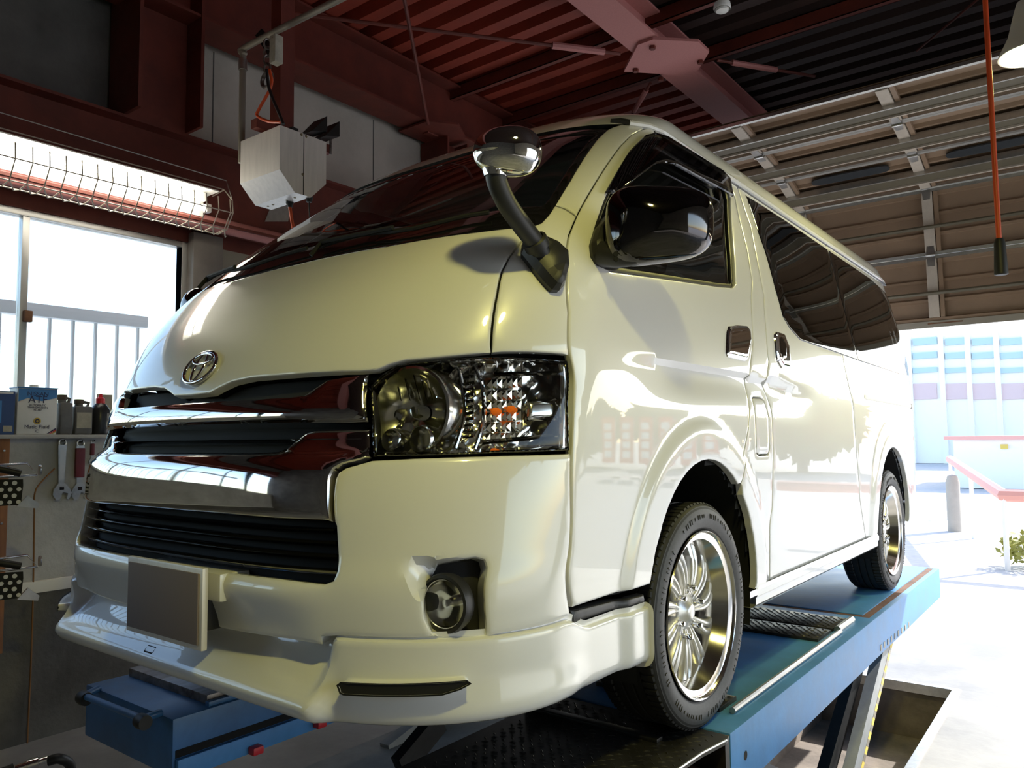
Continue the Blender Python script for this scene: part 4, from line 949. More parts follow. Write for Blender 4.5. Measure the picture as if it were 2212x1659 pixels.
# ---- wheels
def make_wheel():
    # local: axis x, outer face +x, centre at origin; tyre outer face at x = 0
    rim_ = MB().lathe([(.19, -.20), (.205, -.19), (.198, -.16), (.198, -.075), (.206, -.055), (.216, -.030), (.222, -.014), (.236, -.010), (.246, -.006), (.249, -.001), (.247, .003), (.243, .0), (.238, -.02)], (0, 0, 0), (1, 0, 0), 72)
    w = obj('wheel', rim_, 'alloy_polish', van, 50)
    pr = [(.240, -.205), (.262, -.214), (.30, -.212), (.318, -.203), (.327, -.19)]
    for k in range(5):
        x0 = -.182+k*.034; pr += [(.330, x0), (.3305, x0+.026), (.323, x0+.028), (.323, x0+.033)]
    pr += [(.330, -.018), (.326, -.008), (.318, -.001), (.305, .004), (.285, .006), (.268, .002), (.255, -.004), (.247, -.010), (.244, -.02)]
    obj('tyre', MB().lathe(pr, (0, 0, 0), (1, 0, 0), 96), 'rubber', w, 40)
    sb = MB()
    for k in range(90):                                     # shoulder tread blocks
        a = 2*math.pi*k/90
        for x0, x1, da in ((-.186, -.150, .0), (-.05, -.010, .02)):
            ca, sa = math.cos(a+da), math.sin(a+da); t_ = np.array((0, -sa, ca)); r_ = np.array((0, ca, sa))
            p = r_*.3285; sb.add([p+np.array((x0, 0, 0))-t_*.0085, p+np.array((x1, 0, 0))-t_*.0085, p+np.array((x1, 0, 0))+t_*.0085, p+np.array((x0, 0, 0))+t_*.0085, p+r_*.005+np.array((x0, 0, 0))-t_*.007, p+r_*.005+np.array((x1-.004, 0, 0))-t_*.007, p+r_*.005+np.array((x1-.004, 0, 0))+t_*.007, p+r_*.005+np.array((x0, 0, 0))+t_*.007], [(4, 5, 6, 7), (0, 1, 5, 4), (1, 2, 6, 5), (2, 3, 7, 6), (3, 0, 4, 7)])
    o = obj('tread_blocks', sb, 'rubber', w, 0); o['kind'] = 'stuff'
    sw_ = MB().lathe([(.322, -.0035), (.306, .0045), (.287, .0068), (.270, .003), (.258, -.002)], (0, 0, 0), (1, 0, 0), 96); obj('sidewall', sw_, 'rubber_side', w, 60)
    lt = MB(); rnd = random.Random(4)
    for k in range(64):                                      # raised sidewall script
        if k % 16 in (6, 7, 15): continue
        a = 2*math.pi*k/64; h = rnd.choice((.010, .014, .016)); wd_ = rnd.choice((.0025, .004)); r0 = .293; ca, sa = math.cos(a), math.sin(a); r_ = np.array((0, ca, sa)); t_ = np.array((0, -sa, ca)); X0 = np.array((.0062, 0, 0)); X1 = np.array((.0082, 0, 0))
        for off in (-.006, .006) if k % 3 else (0,):
            q = [r_*(r0-h/2)+t_*(off-wd_/2), r_*(r0-h/2)+t_*(off+wd_/2), r_*(r0+h/2)+t_*(off+wd_/2), r_*(r0+h/2)+t_*(off-wd_/2)]
            lt.add([p+X0 for p in q]+[p+X1 for p in q], [(4, 5, 6, 7), (0, 1, 5, 4), (1, 2, 6, 5), (2, 3, 7, 6), (3, 0, 4, 7)])
    obj('sidewall_marking', lt, 'rubber_side', w, 0)['kind'] = 'stuff'
    # spokes: curved fins in pairs
    fin = MB(); V = []; n = 14
    for i in range(n+1):
        f = i/n; r_ = .045+.158*f; sw__ = .16*f*f; wd_ = .0052+.0075*f; ca, sa = math.cos(sw__), math.sin(sw__); xc = -.062+.022*math.sin(f*math.pi*.75)-.016*f
        for dt, dx in ((-wd_, -.026), (-wd_, -.002), (-wd_*.35, .004), (wd_*.35, .004), (wd_, -.002), (wd_, -.026)):
            V.append((xc+dx, r_*ca-dt*sa, r_*sa+dt*ca))
    fin.grid(V, n+1, 6, cv=True); fme = mesh_of('spoke', fin, 50); fme.materials.append(MATS['alloy'])
    for k in range(22):
        o = bpy.data.objects.new('spoke', fme); COL.objects.link(o); o.parent = w; o.rotation_euler = (2*math.pi*(k//2)/11+(.085 if k % 2 else -.085), 0, 0)
    obj('hub', MB().lathe([(0, -.036), (.018, -.037), (.026, -.041), (.031, -.050), (.052, -.056), (.060, -.066), (.062, -.09)], (0, 0, 0), (1, 0, 0), 40), 'alloy', w, 50)
    obj('brake_disc', MB().lathe([(0, -.115), (.15, -.115), (.15, -.13), (0, -.13)], (0, 0, 0), (1, 0, 0), 40), 'steel_worn', w, 30)
    nut = mesh_of('lug_nut', MB().lathe([(0, -.030), (.006, -.031), (.0095, -.035), (.0105, -.06)], (0, .072, 0), (1, 0, 0), 10), 40); nut.materials.append(MATS['chrome'])
    for k in range(6):
        o = bpy.data.objects.new('lug_nut', nut); COL.objects.link(o); o.parent = w; o.rotation_euler = (2*math.pi*k/6+.3, 0, 0)
    return w
w0 = make_wheel(); w0.location = (.925, WY[0]-.018, WZC); w0['label'] = 'near front wheel with silver fin spokes'
for x_, y_, rz, lab in ((.925, WY[1]-.018, 0, 'near rear wheel with silver fin spokes'), (-.925, WY[0]-.018, math.pi, 'far front wheel'), (-.925, WY[1]-.018, math.pi, 'far rear wheel')):
    c = copy_tree(w0, van); c.location = (x_, y_, WZC); c.rotation_euler = (0, 0, rz); c['label'] = lab
# ================================================================== the lift
lift = thing('vehicle_lift', 'blue scissor vehicle lift with two runways carrying the van', 'lift', (0, 0, 0))
def lugs(mb, x0, x1, y0, y1, z, p=.034, s=.011):   # raised tread pattern
    i = 0; y = y0+.015
    while y < y1-.01:
        x = x0+.015+(p/2 if i % 2 else 0); j = 0
        while x < x1-.012:
            a = .6 if (i+j) % 2 else -.6; c, t = math.cos(a), math.sin(a)
            mb.add([(x-s*c, y-s*t, z), (x+.0032*t, y-.0032*c, z), (x+s*c, y+s*t, z), (x-.0032*t, y+.0032*c, z), (x, y, z+.0025)], [(0, 1, 4), (1, 2, 4), (2, 3, 4), (3, 0, 4)]); x += p; j += 1
        y += p*.62; i += 1
    return mb
def plate(name, lo, hi, m, parent, tread=False, c=.003):
    o = obj(name, MB().cbox(lo, hi, c), m, parent)
    if tread:
        t = obj('tread_lugs', lugs(MB(), lo[0], hi[0], lo[1], hi[1], hi[2]), m, o, 0); t['kind'] = 'stuff'
    return o
RX0, RX1, RY0, RY1 = .405, 1.0, 1.21, 4.72
rn = MB(); rn.cbox((RX0, RY0, .45), (RX1, RY1, ZP-.004), .006)
run1 = obj('runway', rn, 'lift_blue', lift); run1['label'] = 'near blue runway under the near wheels'
plate('slip_plate', (.455, 3.02, ZP-.012), (.935, 4.68, ZP), 'lift_blue', run1)
obj('plate_gap', MB().box((.936, 3.02, ZP-.02), (.972, 4.68, ZP-.0035)).box((.455, 2.985, ZP-.02), (.972, 3.018, ZP-.0035)), 'rust', run1)
plate('tread_plate', (.45, 2.40, ZP-.008), (.905, 2.60, ZP+.008), 'tread_steel', run1, True); plate('tread_plate', (.45, 2.615, ZP-.008), (.905, 2.86, ZP+.010), 'tread_steel', run1, True)
obj('hinge_bar', MB().tube([(.925, 2.62, ZP+.006), (.925, 2.86, ZP+.006)], .016, 10), 'galv', run1)
plate('tread_plate', (.45, 1.36, ZP-.008), (.905, 1.50, ZP+.010), 'tread_steel', run1, True)
obj('guide_rod', MB().tube([(.942, 1.37, ZP+.006), (.942, 2.60, ZP+.006)], .0105, 10), 'galv', run1)
hp = onx(1611, 1632, RX1+.001); obj('bolt_hole', MB().lathe([(0, .0), (.014, .0)], (RX1+.0008, hp[1], hp[2]), (1, 0, 0), 18), 'dark_cavity', run1)
for k in range(9):
    p = onx(1903+7.5*k, 1399-6.2*k, RX1+.001); obj('side_mark', MB().box((RX1, p[1]-.012, p[2]-.014), (RX1+.002, p[1]+.012, p[2]+.014)), 'galv_dull', run1)
obj('runway_end', MB().box((RX0+.01, RY0-.006, .455), (RX1-.006, RY0-.001, ZP-.012)), 'steel_dark', run1)
# black tread approach box in front of the near wheel
zt_ = ZP-.006
pa = [onz(*p, zt_) for p in ((1183, 1503), (1128, 1535), (860, 1659), (700, 1735), (1300, 1760), (1469, 1659), (1516, 1627), (1569, 1599))]
pa = [(p[0], p[1]) for p in pa]+[(1.0, 1.20), (.405, 1.20)]
ap = obj('approach_plate', MB().prism(pa, (0, 0, zt_-.012), (1, 0, 0), (0, 1, 0), (0, 0, 1), .012), 'tread_steel', lift, 0)
ap['label'] = 'black tread plate in front of the near wheel'
lg_ = MB(); lugs(lg_, .42, .98, pa[2][1]-.35, 1.19, zt_); PAr = np.array(pa)
cen = np.array(lg_.v[4::5]); okl = inpoly(cen[:, :2], PAr); nl = MB()
for i, k in enumerate(okl):
    if k: nl.add(lg_.v[i*5:i*5+5], [(0, 1, 4), (1, 2, 4), (2, 3, 4), (3, 0, 4)])
o = obj('tread_lugs', nl, 'tread_steel', ap, 0); o['kind'] = 'stuff'
pb1, pb2 = onz(1569, 1599, zt_), onz(1516, 1627, zt_)
obj('box_end', MB().box((.80, pb2[1], zt_-.10), (.806, 1.2, zt_-.012)).box((.405, 1.17, zt_-.12), (1.0, 1.2, zt_-.012)).box((.42, .3, zt_-.09), (.43, 1.19, zt_-.012)), 'steel_dark', ap, 0)
obj('box_floor', MB().box((.80, pb2[1]-.05, zt_-.105), (1.03, 1.2, zt_-.10)), 'rust', ap, 0)
obj('edge_angle', MB().tube([pb1, pb2, onz(1469, 1659, zt_), onz(1300, 1760, zt_)], .004, 6), 'galv', ap)
obj('turn_bar', MB().cbox((.40, 1.02, zt_), (.86, 1.055, zt_+.012), .003).cbox((.39, 1.02, zt_), (.42, 1.2, zt_+.02), .003), 'steel_dark', ap)
# far runway
LX0, LX1, LY0 = -1.05, -.45, .30
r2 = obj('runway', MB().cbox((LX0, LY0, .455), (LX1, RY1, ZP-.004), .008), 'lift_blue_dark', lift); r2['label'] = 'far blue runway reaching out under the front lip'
plate('worn_plate', (LX0+.03, .44, ZP-.004), (LX1-.04, 1.05, ZP+.026), 'steel_worn', r2)
obj('step_lip', MB().cbox((LX1-.035, .43, ZP-.004), (LX1-.012, 4.6, ZP+.012), .003), 'lift_blue_dark', r2)
sA = onx(375, 1632, LX1+.001); sB = onx(640, 1552, LX1+.001)
obj('jack_slot', MB().box((LX1-.001, LY0+.01, sA[2]-.012), (LX1+.002, 4.6, sA[2]+.012)), 'dark_cavity', r2, 0)
obj('jack_rail', MB().cbox((LX1, LY0+.01, sA[2]-.075), (LX1+.018, 4.6, sA[2]-.014), .004), 'lift_blue', r2)
for pq in ((690, 1563), (552, 1620)):
    p = onx(*pq, LX1+.03); obj('red_stop', MB().cbox((LX1+.016, p[1]-.02, p[2]-.012), (LX1+.05, p[1]+.02, p[2]+.014), .005), 'cap_red', r2)
hA, hB = ony(182, 1503, LY0-.075), ony(308, 1553, LY0-.075); bA, bB = ony(212, 1488, LY0), ony(346, 1540, LY0)
obj('handle_bar', MB().tube([hA, hB], .011, 12), 'lift_blue_dark', r2, 50)
for a, b in ((hA, bA), (hB, bB)):
    obj('handle_bracket', MB().tube([b, a], .012, 10), 'lift_blue_dark', r2, 50); obj('handle_knuckle', MB().lathe([(0, -.02), (.022, -.02), (.024, 0), (.022, .02), (0, .02)], a+np.array((0, 0, -.008)), (1, 0, 0), 18), 'steel_dark', r2)
# scissor legs and base
def leg(x, a, b, w, t, m, lab=None):
    a, b = np.array((x, *a)), np.array((x, *b)); e = (b-a)/np.linalg.norm(b-a); n = np.cross(e, (1, 0, 0)); L_ = float(np.linalg.norm(b-a))
    pl2 = [(0, -w/2), (L_, -w/2), (L_, w/2), (0, w/2)]; o = obj('scissor_leg', MB().prism(pl2, a, e, n, (1, 0, 0), t), m, lift, 0)
    if lab: o['label'] = lab
    return o, a, e, n, L_
q0 = onx(1906, 1430, .90); q1 = onx(1850, 1659, .90); dq = (q1-q0)/(q1[2]-q0[2])
ytop, ybot = q0[1]+dq[1]*(.47-q0[2]), q0[1]+dq[1]*(-.30-q0[2])
l1, a_, e_, n_, L1 = leg(.86, (ytop, .47), (ybot, -.30), .12, .05, 'leg_grey', 'pale leg edged with yellow and black tape')
for k in range(20):
    f = .06+.045/L1*k; obj('warning_stripe', MB().prism([(0, 0), (.045, 0), (.066, .034), (.021, .034)], a_+e_*(L1*f)-n_*.06*(-1 if n_[1] > 0 else 1)+n_*(-.026 if n_[1] > 0 else 0)+np.array((.0505, 0, 0)), e_, n_, (1, 0, 0), .001), 'yellow_tape' if k % 2 else 'galv_dull', l1, 0)
leg(.78, (ytop-.16, .46), (ybot-.18, -.30), .10, .05, 'steel_dark'); leg(.50, (1.55, .46), (3.1, -.30), .12, .05, 'leg_grey'); leg(.44, (ytop, .46), (ybot, -.30), .12, .05, 'leg_grey')
g0, g1 = onx(945, 1563, .40), onx(862, 1659, .40); dg = (g1-g0)/(g1[2]-g0[2])
leg(-.60, (1.6, .46), (3.4, .01), .12, .06, 'leg_grey'); leg(-.90, (3.4, .46), (1.6, .01), .12, .06, 'leg_grey')
lx = onx(930, 1575, -.50); ly = onx(860, 1659, -.50)
leg(-.52, (lx[1]+.25*(lx[1]-ly[1]), lx[2]+.25*(lx[2]-ly[2])), (ly[1], max(.02, ly[2])), .10, .05, 'steel_dark')
obj('base_beam', MB().cbox((.40, 2.42, -.32), (1.05, 2.60, -.20), .004).cbox((.40, 2.95, -.32), (.98, 3.08, -.22), .004), 'leg_grey', lift)
obj('base_rail', MB().cbox((.84, 1.2, -.32), (.93, 3.4, -.26), .004), 'leg_grey', lift)
obj('anchor_bolt', MB().tube([(.62, 3.25, -.32), (.62, 3.25, -.24)], .012, 8), 'steel_dark', lift); obj('far_base', MB().cbox((-1.0, 1.2, 0), (-.5, 3.6, .05), .004), 'leg_grey', lift)
# ================================================================== hanging things
def wall_px(p, x=XW+.01): return onx(p[0], p[1], x)
# caged fluorescent fitting
XF = -2.2
ft = thing('strip_light', 'lit twin tube strip light in a wire cage above the window', 'lamp', (XF, .86, 2.9))
y0_, y1_ = -.64, .60
obj('backplate', MB().prism([(-.13, -.05), (-.13, .075), (.06, .075), (.06, .068), (-.11, .066), (-.11, -.05)], (0, y0_, 0), (1, 0, 0), (0, 0, 1), (0, 1, 0), y1_-y0_), 'lamp_white', ft, 0)
for k, (dx, dz) in enumerate(((-.012, .035), (.045, -.045))):
    t_ = obj('tube', MB().lathe([(0, y0_+.04), (.014, y0_+.04), (.016, y0_+.05), (.016, y1_-.09), (.014, y1_-.08), (0, y1_-.08)], (dx, 0, dz), (0, 1, 0), 14), 'tube_light', ft, 60)
    obj('lamp_holder', MB().cbox((dx-.02, y1_-.08, dz-.025), (dx+.02, y1_-.05, dz+.025), .006), 'frame_white', ft)
cg = MB(); pr_ = [(-.10, .085), (.03, .10), (.115, .02), (.125, -.06), (.06, -.15), (-.03, -.16)]
for (cx, cz) in (pr_[1], pr_[3], pr_[4], pr_[5]): cg.tube([(cx, y0_-.05, cz), (cx, y1_+.05, cz)], .0036, 6)
yy = y0_
while yy < y1_+.06:
    cg.tube([(a, yy, b) for a, b in pr_[2:]], .0034, 6); cg.tube([(pr_[4][0], yy, pr_[4][1]), ((pr_[4][0]+pr_[5][0])/2, yy+.035, pr_[5][1]-.02), (pr_[5][0], yy+.07, pr_[5][1])], .0034, 6); yy += .075
cg.tube([(a, y1_+.05, b) for a, b in pr_], .004, 6); obj('wire_cage', cg, 'door_stile', ft, 60)
cgt = MB(); cgt.tube([(pr_[1][0]+.02, y0_-.05, pr_[1][1]+.07), (pr_[1][0]+.02, y1_+.05, pr_[1][1]+.05), (pr_[2][0], y1_+.05, pr_[2][1])], .003, 6); obj('cage_wire', cgt, 'galv', ft)
obj('hanger', MB().prism([(-.03, 0), (.03, 0), (.025, .07), (-.025, .07)], (-.09, .42, .06), (0, 1, 0), (0, 0, 1), (1, 0, 0), .004), 'galv', ft, 0)
# sheet-metal reel box
XR = -1.42
c1_ = onx(605, 270, XR); c2_ = onx(705, 305, XR); c3_ = onx(705, 403, XR); c4_ = onx(672, 425, XR); c5_ = onx(637, 416, XR); c6_ = onx(605, 366, XR)
wx = XR-ony(520, 310, c1_[1])[0]
rx = thing('reel_box', 'grey sheet metal reel box hanging below the roof steel', 'box', (XR, c1_[1], c6_[2]))
o_ = np.array((XR, c1_[1], c6_[2]))
zt2 = c1_[2]-o_[2]; y2_ = c2_[1]-o_[1]; zb2 = c5_[2]-o_[2]; ya_, yb_ = c5_[1]-o_[1], c4_[1]-o_[1]
prof = [(0, 0), (0, zt2), (y2_, zt2), (y2_, 0), (yb_, zb2), (ya_, zb2)]
obj('casing', MB().prism(prof, (-wx, 0, 0), (0, 1, 0), (0, 0, 1), (1, 0, 0), wx), 'stainless', rx, 0)
obj('cover_seam', MB().box((.0, y2_*.5-.002, zb2), (.0015, y2_*.5+.002, zt2)), 'steel_dark', rx, 0)
for f, g in ((.45, .96), (.55, .96), (.48, .05)): obj('screw', MB().lathe([(0, .004), (.006, .003), (.008, 0)], (0, y2_*f, zt2*g), (1, 0, 0), 10), 'screw', rx)
for f in (.12, .25, .6, .8): obj('screw', MB().lathe([(0, -.004), (.006, -.003), (.008, 0)], (-wx*(1-f), (ya_+yb_)/2, zb2), (0, 0, 1), 10), 'screw', rx)
obj('cable_gland', MB().lathe([(0, -.03), (.014, -.028), (.022, 0)], (-wx*.45, yb_-.02, zb2), (0, 0, 1), 14), 'cable_black', rx); obj('cable_gland', MB().lathe([(0, -.03), (.014, -.028), (.022, 0)], (-.03, yb_+.01, zb2+.01), (0, 0, 1), 14), 'cable_black', rx)
cq_ = o_+np.array((-wx*.45, yb_-.02, zb2)); tag(obj('air_cable', MB().tube(spl([cq_+np.array((0, 0, -.02)), cq_+np.array((.004, .01, -.09)), cq_+np.array((.0, .03, -.2)), cq_+np.array((.01, .03, -.55))], 5), .009, 8), 'cord_red', smooth=60), 'orange cable hanging from under the grey reel box', 'cable')
cq_ = o_+np.array((-.03, yb_+.01, zb2)); tag(obj('pull_wire', MB().tube(spl([cq_+np.array((0, 0, -.02)), cq_+np.array((.004, .0, -.08)), cq_+np.array((.004, .02, -.3))], 5), .004, 6), 'cable_black', smooth=60), 'thin black wire hanging from under the grey reel box', 'cable')
pz = thing('reel_hanger', 'rusty red steel post carrying the grey reel box', 'bracket', (XR-wx*.55, o_[1]+y2_*.5, o_[2]+zt2+.004))
obj('post', MB().box((-.045, -.045, .0), (.045, .045, 4.40-(o_[2]+zt2))), 'red_oxide', pz, 0)
obj('cross_arm', MB().box((-.30, -.02, .0), (.12, .02, .05)), 'steel_dark', pz, 0)
obj('cross_arm', MB().box((-.02, -.18, .02), (.03, .32, .07)), 'red_oxide', pz, 0)
for yy in (.10, .19): obj('angle_plate', MB().prism([(0, 0), (.10, 0), (.10, .09)], (.02, yy, .06), (0, 1, .25), (0, 0, 1), (1, 0, 0), .12), 'steel_dark', pz, 0)
for yy in (.22, .29): obj('threaded_rod', MB().tube([(.06, yy, .10), (.06, yy, .0)], .007, 8), 'steel_worn', pz)
obj('gusset', MB().prism([(0, 0), (-.22, .28), (-.16, .30), (0, .12)], (-.045, 0, .42), (1, 0, 0), (0, 0, 1), (0, 1, 0), .01), 'steel_dark', pz, 0)
# conduit pipe
YPp = o_[1]+.05; k1 = ony(525, 118, YPp); k2 = ony(790, -30, YPp); k3 = ony(523, 352, YPp)
cdt = thing('conduit_pipe', 'grey conduit pipe bending down left of the reel box', 'pipe', (k1[0], k1[1], k3[2]))
b_ = np.array((k1[0], k1[1], k3[2])); L3 = k1[2]-k3[2]
obj('run', MB().tube(spl([(k2-b_), np.array((.06, 0, L3+.035)), np.array((.012, 0, L3+.004)), np.array((0, 0, L3-.05)), np.array((0, 0, 0))], 8), .018, 10), 'galv_dull', cdt, 60)
obj('elbow', MB().lathe([(.018, -.03), (.024, -.03), (.024, .03), (.018, .03)], (0, 0, L3-.06), (0, 0, 1), 12), 'galv', cdt)
jb = thing('junction_box', 'small cream junction box on the red hanger post', 'box', tuple(ony(606, 112, o_[1]+.02)))
obj('body', MB().cbox((-.028, -.05, -.075), (.024, .0, .075), .005), 'label_cream', jb); obj('lid_screw', MB().lathe([(0, -.002), (.004, 0)], (0, -.05, .06), (0, 1, 0), 8), 'screw', jb)
sn = thing('chain_hook', 'chain and shackle hung from the conduit pipe', 'hook', tuple(ony(578, 95, YPp-.03)))
for k in range(4): obj('link', MB().tube([(.018*math.cos(t)*(1 if k % 2 else .4), .018*math.cos(t)*(.4 if k % 2 else 1), -.045*k+.028*math.sin(t)) for t in np.linspace(0, 6.283, 14, endpoint=False)], .006, 6, closed=True), 'steel_worn', sn)
obj('shackle', MB().tube([(.045*math.cos(t), 0, -.20+.04*math.sin(t)) for t in np.linspace(0, 6.283, 16, endpoint=False)], .011, 8, closed=True), 'steel_worn', sn)
p_ = [ony(*q, YPp-.10) for q in ((582, 150), (586, 185), (560, 235), (556, 250), (580, 262), (606, 264))]
tag(obj('air_hose', MB().tube(spl(p_, 6), .008, 8), 'cord_red', smooth=60), 'orange hose looping above the reel box', 'hose')
p_ = [ony(*q, YPp-.13) for q in ((576, 150), (580, 185), (590, 215), (603, 245), (612, 268))]
tag(obj('power_cable', MB().tube(spl(p_, 6), .008, 8), 'cable_black', smooth=60), 'black cable looping above the reel box', 'cable')
# pink pipe and pale card by the window head
a_, b_ = onx(470, 480, XW+.2), onx(640, 512, XW+.2)
tag(obj('wall_pipe', MB().tube([(XW+.14, -4.8, a_[2]), (XW+.14, 5.6, a_[2])], .045, 14), 'pink_primer', smooth=60), 'pinkish pipe along the wall under the red beam', 'pipe')
a_ = onx(595, 465, XW+.112); tag(obj('notice_card', MB().prism([(-.08, -.06), (.10, -.02), (.13, .09), (-.03, .07)], (XW+.109, a_[1], a_[2]), (0, 1, 0), (0, 0, 1), (1, 0, 0), .004), 'galv', smooth=0), 'pale metal plate on the red beam below the reel box', 'plate')
# ceiling detector
dq_ = onz(1560, 17, 4.22); dt = thing('heat_detector', 'small round white detector on the dark ceiling', 'detector', tuple(dq_))
obj('base', MB().lathe([(0, .03), (.05, .03), (.055, .0), (.05, -.012)], n=28), 'lamp_white', dt); obj('cap', MB().lathe([(.042, -.010), (.038, -.022), (.02, -.028), (0, -.029)], n=28), 'white_plastic', dt)
obj('mount', MB().box((-.03, -.03, .03), (.03, .03, .20)), 'red_oxide', dt, 0)
# pendant work lamps
def pendant(loc, label, energy, emis=True):
    t = thing('pendant_lamp', label, 'lamp', loc, 'pendant work lamps')
    obj('shade', MB().lathe([(.03, .24), (.045, .23), (.06, .18), (.085, .08), (.125, .0), (.128, -.012), (.122, -.012), (.08, .075), (.05, .17)], n=40), 'lamp_shade', t, 50)
    obj('bulb', MB().lathe([(0, -.055), (.05, -.045), (.09, -.02), (.108, .008), (.09, .05), (.04, .13)], n=32), 'bulb_light', t, 60)
    obj('cord', MB().tube([(0, 0, .23), (0, 0, ZC-loc[2])], .006, 6), 'cable_black', t)
    lp = lamp('pendant_light', 'SPOT', (0, 0, -.07), energy, (1., .91, .22), shadow_soft_size=.07, spot_size=math.radians(165), spot_blend=.5); lp.parent = t
    return t
lpos = ony(2228, 112, 3.0)
pendant(tuple(lpos), 'lit pendant work lamp at the right edge of the photo', 50.)
pendant((2.05, -.58, 3.3), 'lit pendant work lamp above the camera position', 80.)
# red pull cord
YC = 2.0; e0, e1 = ony(2158, 518, YC), ony(2163, 592, YC)
pc_ = thing('pull_switch', 'red pull cord with a black grip hanging from the ceiling', 'cord', (e1[0], YC, e1[2]))
obj('cord', MB().tube([(ony(2127, 0, YC)[0]-e1[0], 0, ZC-e1[2]), (e0[0]-e1[0], 0, e0[2]-e1[2])], .0085, 10), 'cord_red', pc_, 60)
h_ = e0[2]-e1[2]; obj('grip', MB().lathe([(0, h_+.004), (.012, h_+.004), (.017, h_-.01), (.021, .0), (.018, -.003), (0, -.003)], n=16), 'cable_black', pc_, 40)

# ================================================================== things on and by the left wall
XL = XW+.05; ZL = 1.55
def ledge_y(p): return onx(p, 938, XL)[1]
ya, yb = ledge_y(35), ledge_y(122); hz = onx(80, 838, XL)[2]-ZL
ca = thing('fluid_can', 'white and blue transmission fluid can on the window ledge', 'can', (XL-.105, ya, ZL))
wy = yb-ya
obj('body', MB().cbox((0, 0, 0), (.105, wy, hz), .006), 'can_white', ca)
bl = MB(); bl.prism([(.004, hz*.70), (wy*.25, hz*.78), (wy*.6, hz*.72), (wy-.004, hz*.80), (wy-.004, hz-.006), (.004, hz-.006)], (.1052, 0, 0), (0, 1, 0), (0, 0, 1), (1, 0, 0), .0008); obj('blue_band', bl, 'can_blue', ca, 0)
obj('seam_rim', MB().tube([(.105, 0, hz), (.105, wy, hz), (0, wy, hz), (0, 0, hz)], .004, 6, closed=True), 'can_blue', ca)
obj('cap', MB().lathe([(0, .02), (.02, .02), (.022, 0)], (.05, wy*.5, hz), n=18), 'can_white', ca)
def canlet(t, sz, fy, fz, m='ink_navy', name='lettering'): obj(name, text_mb(t, sz, (.1062, wy*fy, hz*fz), (0, 1, 0), (0, 0, 1), .0004), m, ca, 0)
canlet('NISSAN', .030, .5, .83); canlet('ATF', .052, .5, .68); canlet('AUTOMATIC', .014, .5, .61); canlet('TRANSMISSION', .014, .5, .56); canlet('FLUID', .014, .5, .51); canlet('Matic Fluid', .027, .5, .13); canlet('C', .022, .5, .045)
obj('gold_mark', MB().lathe([(0, .0012), (.017, .0012), (.018, 0)], (.1055, wy*.5, hz*.29), (1, 0, 0), 24), 'ink_gold', ca); obj('gold_mark_centre', MB().lathe([(.006, .002), (.011, .002)], (.1055, wy*.5, hz*.29), (1, 0, 0), 20), 'ink_navy', ca)
for k, m in enumerate(('ink_navy', 'ink_red', 'ink_gold')): obj('corner_stripe', MB().prism([(wy*.74+.010*k, .004), (wy*.74+.007+.010*k, .004), (wy*.98, .028-.008*k), (wy*.98, .036-.008*k)], (.1054, 0, 0), (0, 1, 0), (0, 0, 1), (1, 0, 0), .0006), m, ca, 0)
# blue carton, cut by the frame edge
y1 = ledge_y(33); bx_ = thing('carton', 'dark blue carton on the ledge left of the white can', 'box', (XL-.12, y1-.16, ZL))
obj('body', MB().cbox((0, 0, 0), (.12, .155, onx(20, 845, XL)[2]-ZL), .003), 'box_blue', bx_); obj('print', MB().box((.1202, .02, .06), (.1206, .095, .17)), 'can_blue', bx_, 0)
obj('label', MB().box((.1202, .105, .015), (.1208, .145, .045)), 'label_cream', bx_, 0); obj('lettering', MB().box((.1202, .07, .205), (.1208, .145, .215)), 'can_white', bx_, 0)
def bottle(name, label, pa_, pb_, ptop, mats, prof_fn):
    a, b = ledge_y(pa_), ledge_y(pb_); t = thing(name, label, 'bottle', (XL-.045, (a+b)/2, ZL)); prof_fn(t, (b-a), onx((pa_+pb_)/2, ptop, XL)[2]-ZL, mats); return t
def jug(t, w, h, m):
    obj('body', MB().cbox((-.04, -w/2, 0), (.04, w/2, h*.80), .012), m[0], t); obj('neck', MB().lathe([(.022, h*.8), (.020, h*.88)], (0, -w*.15, 0), n=20), m[0], t); obj('cap', MB().lathe([(0, h), (.022, h), (.024, h*.97), (.024, h*.87)], (0, -w*.15, 0), n=20), m[1], t)
    obj('label', MB().box((.0402, -w*.42, h*.18), (.0410, w*.42, h*.62)), m[2], t, 0); obj('handle', MB().tube([(0, w*.3, h*.78), (0, w*.42, h*.9), (0, w*.1, h*.93)], .009, 8), m[0], t)
bottle('oil_jug', 'grey oil jug with brown cap beside the white can', 130, 158, 852, ('bottle_grey', 'label_brown', 'bottle_grey'), jug)
bottle('oil_bottle', 'oil bottle with a stained cream label in the middle of the ledge row', 163, 201, 862, ('bottle_grey', 'label_brown', 'label_cream'), jug)
def squirt(t, w, h, m):
    obj('body', MB().lathe([(0, 0), (w*.46, 0), (w*.5, .01), (w*.5, h*.6), (w*.34, h*.72), (w*.2, h*.78)], n=28), m[0], t, 50); obj('cap', MB().lathe([(w*.24, h*.76), (w*.24, h*.88), (w*.12, h*.92), (w*.08, h), (0, h)], n=20), m[1], t); obj('label', MB().lathe([(w*.505, h*.12), (w*.505, h*.52)], n=28, a0=-1.2, a1=1.2), m[2], t)
bottle('polish_bottle', 'black bottle with red cap on the window ledge', 203, 243, 850, ('bottle_black', 'cap_red', 'bottle_grey'), squirt)
tag(obj('sheet_card', MB().box((XL-.12, ledge_y(228), ZL), (XL-.116, ledge_y(262), onx(240, 850, XL)[2])), 'label_cream', smooth=0), 'pale card leaning behind the black red-capped bottle', 'card')
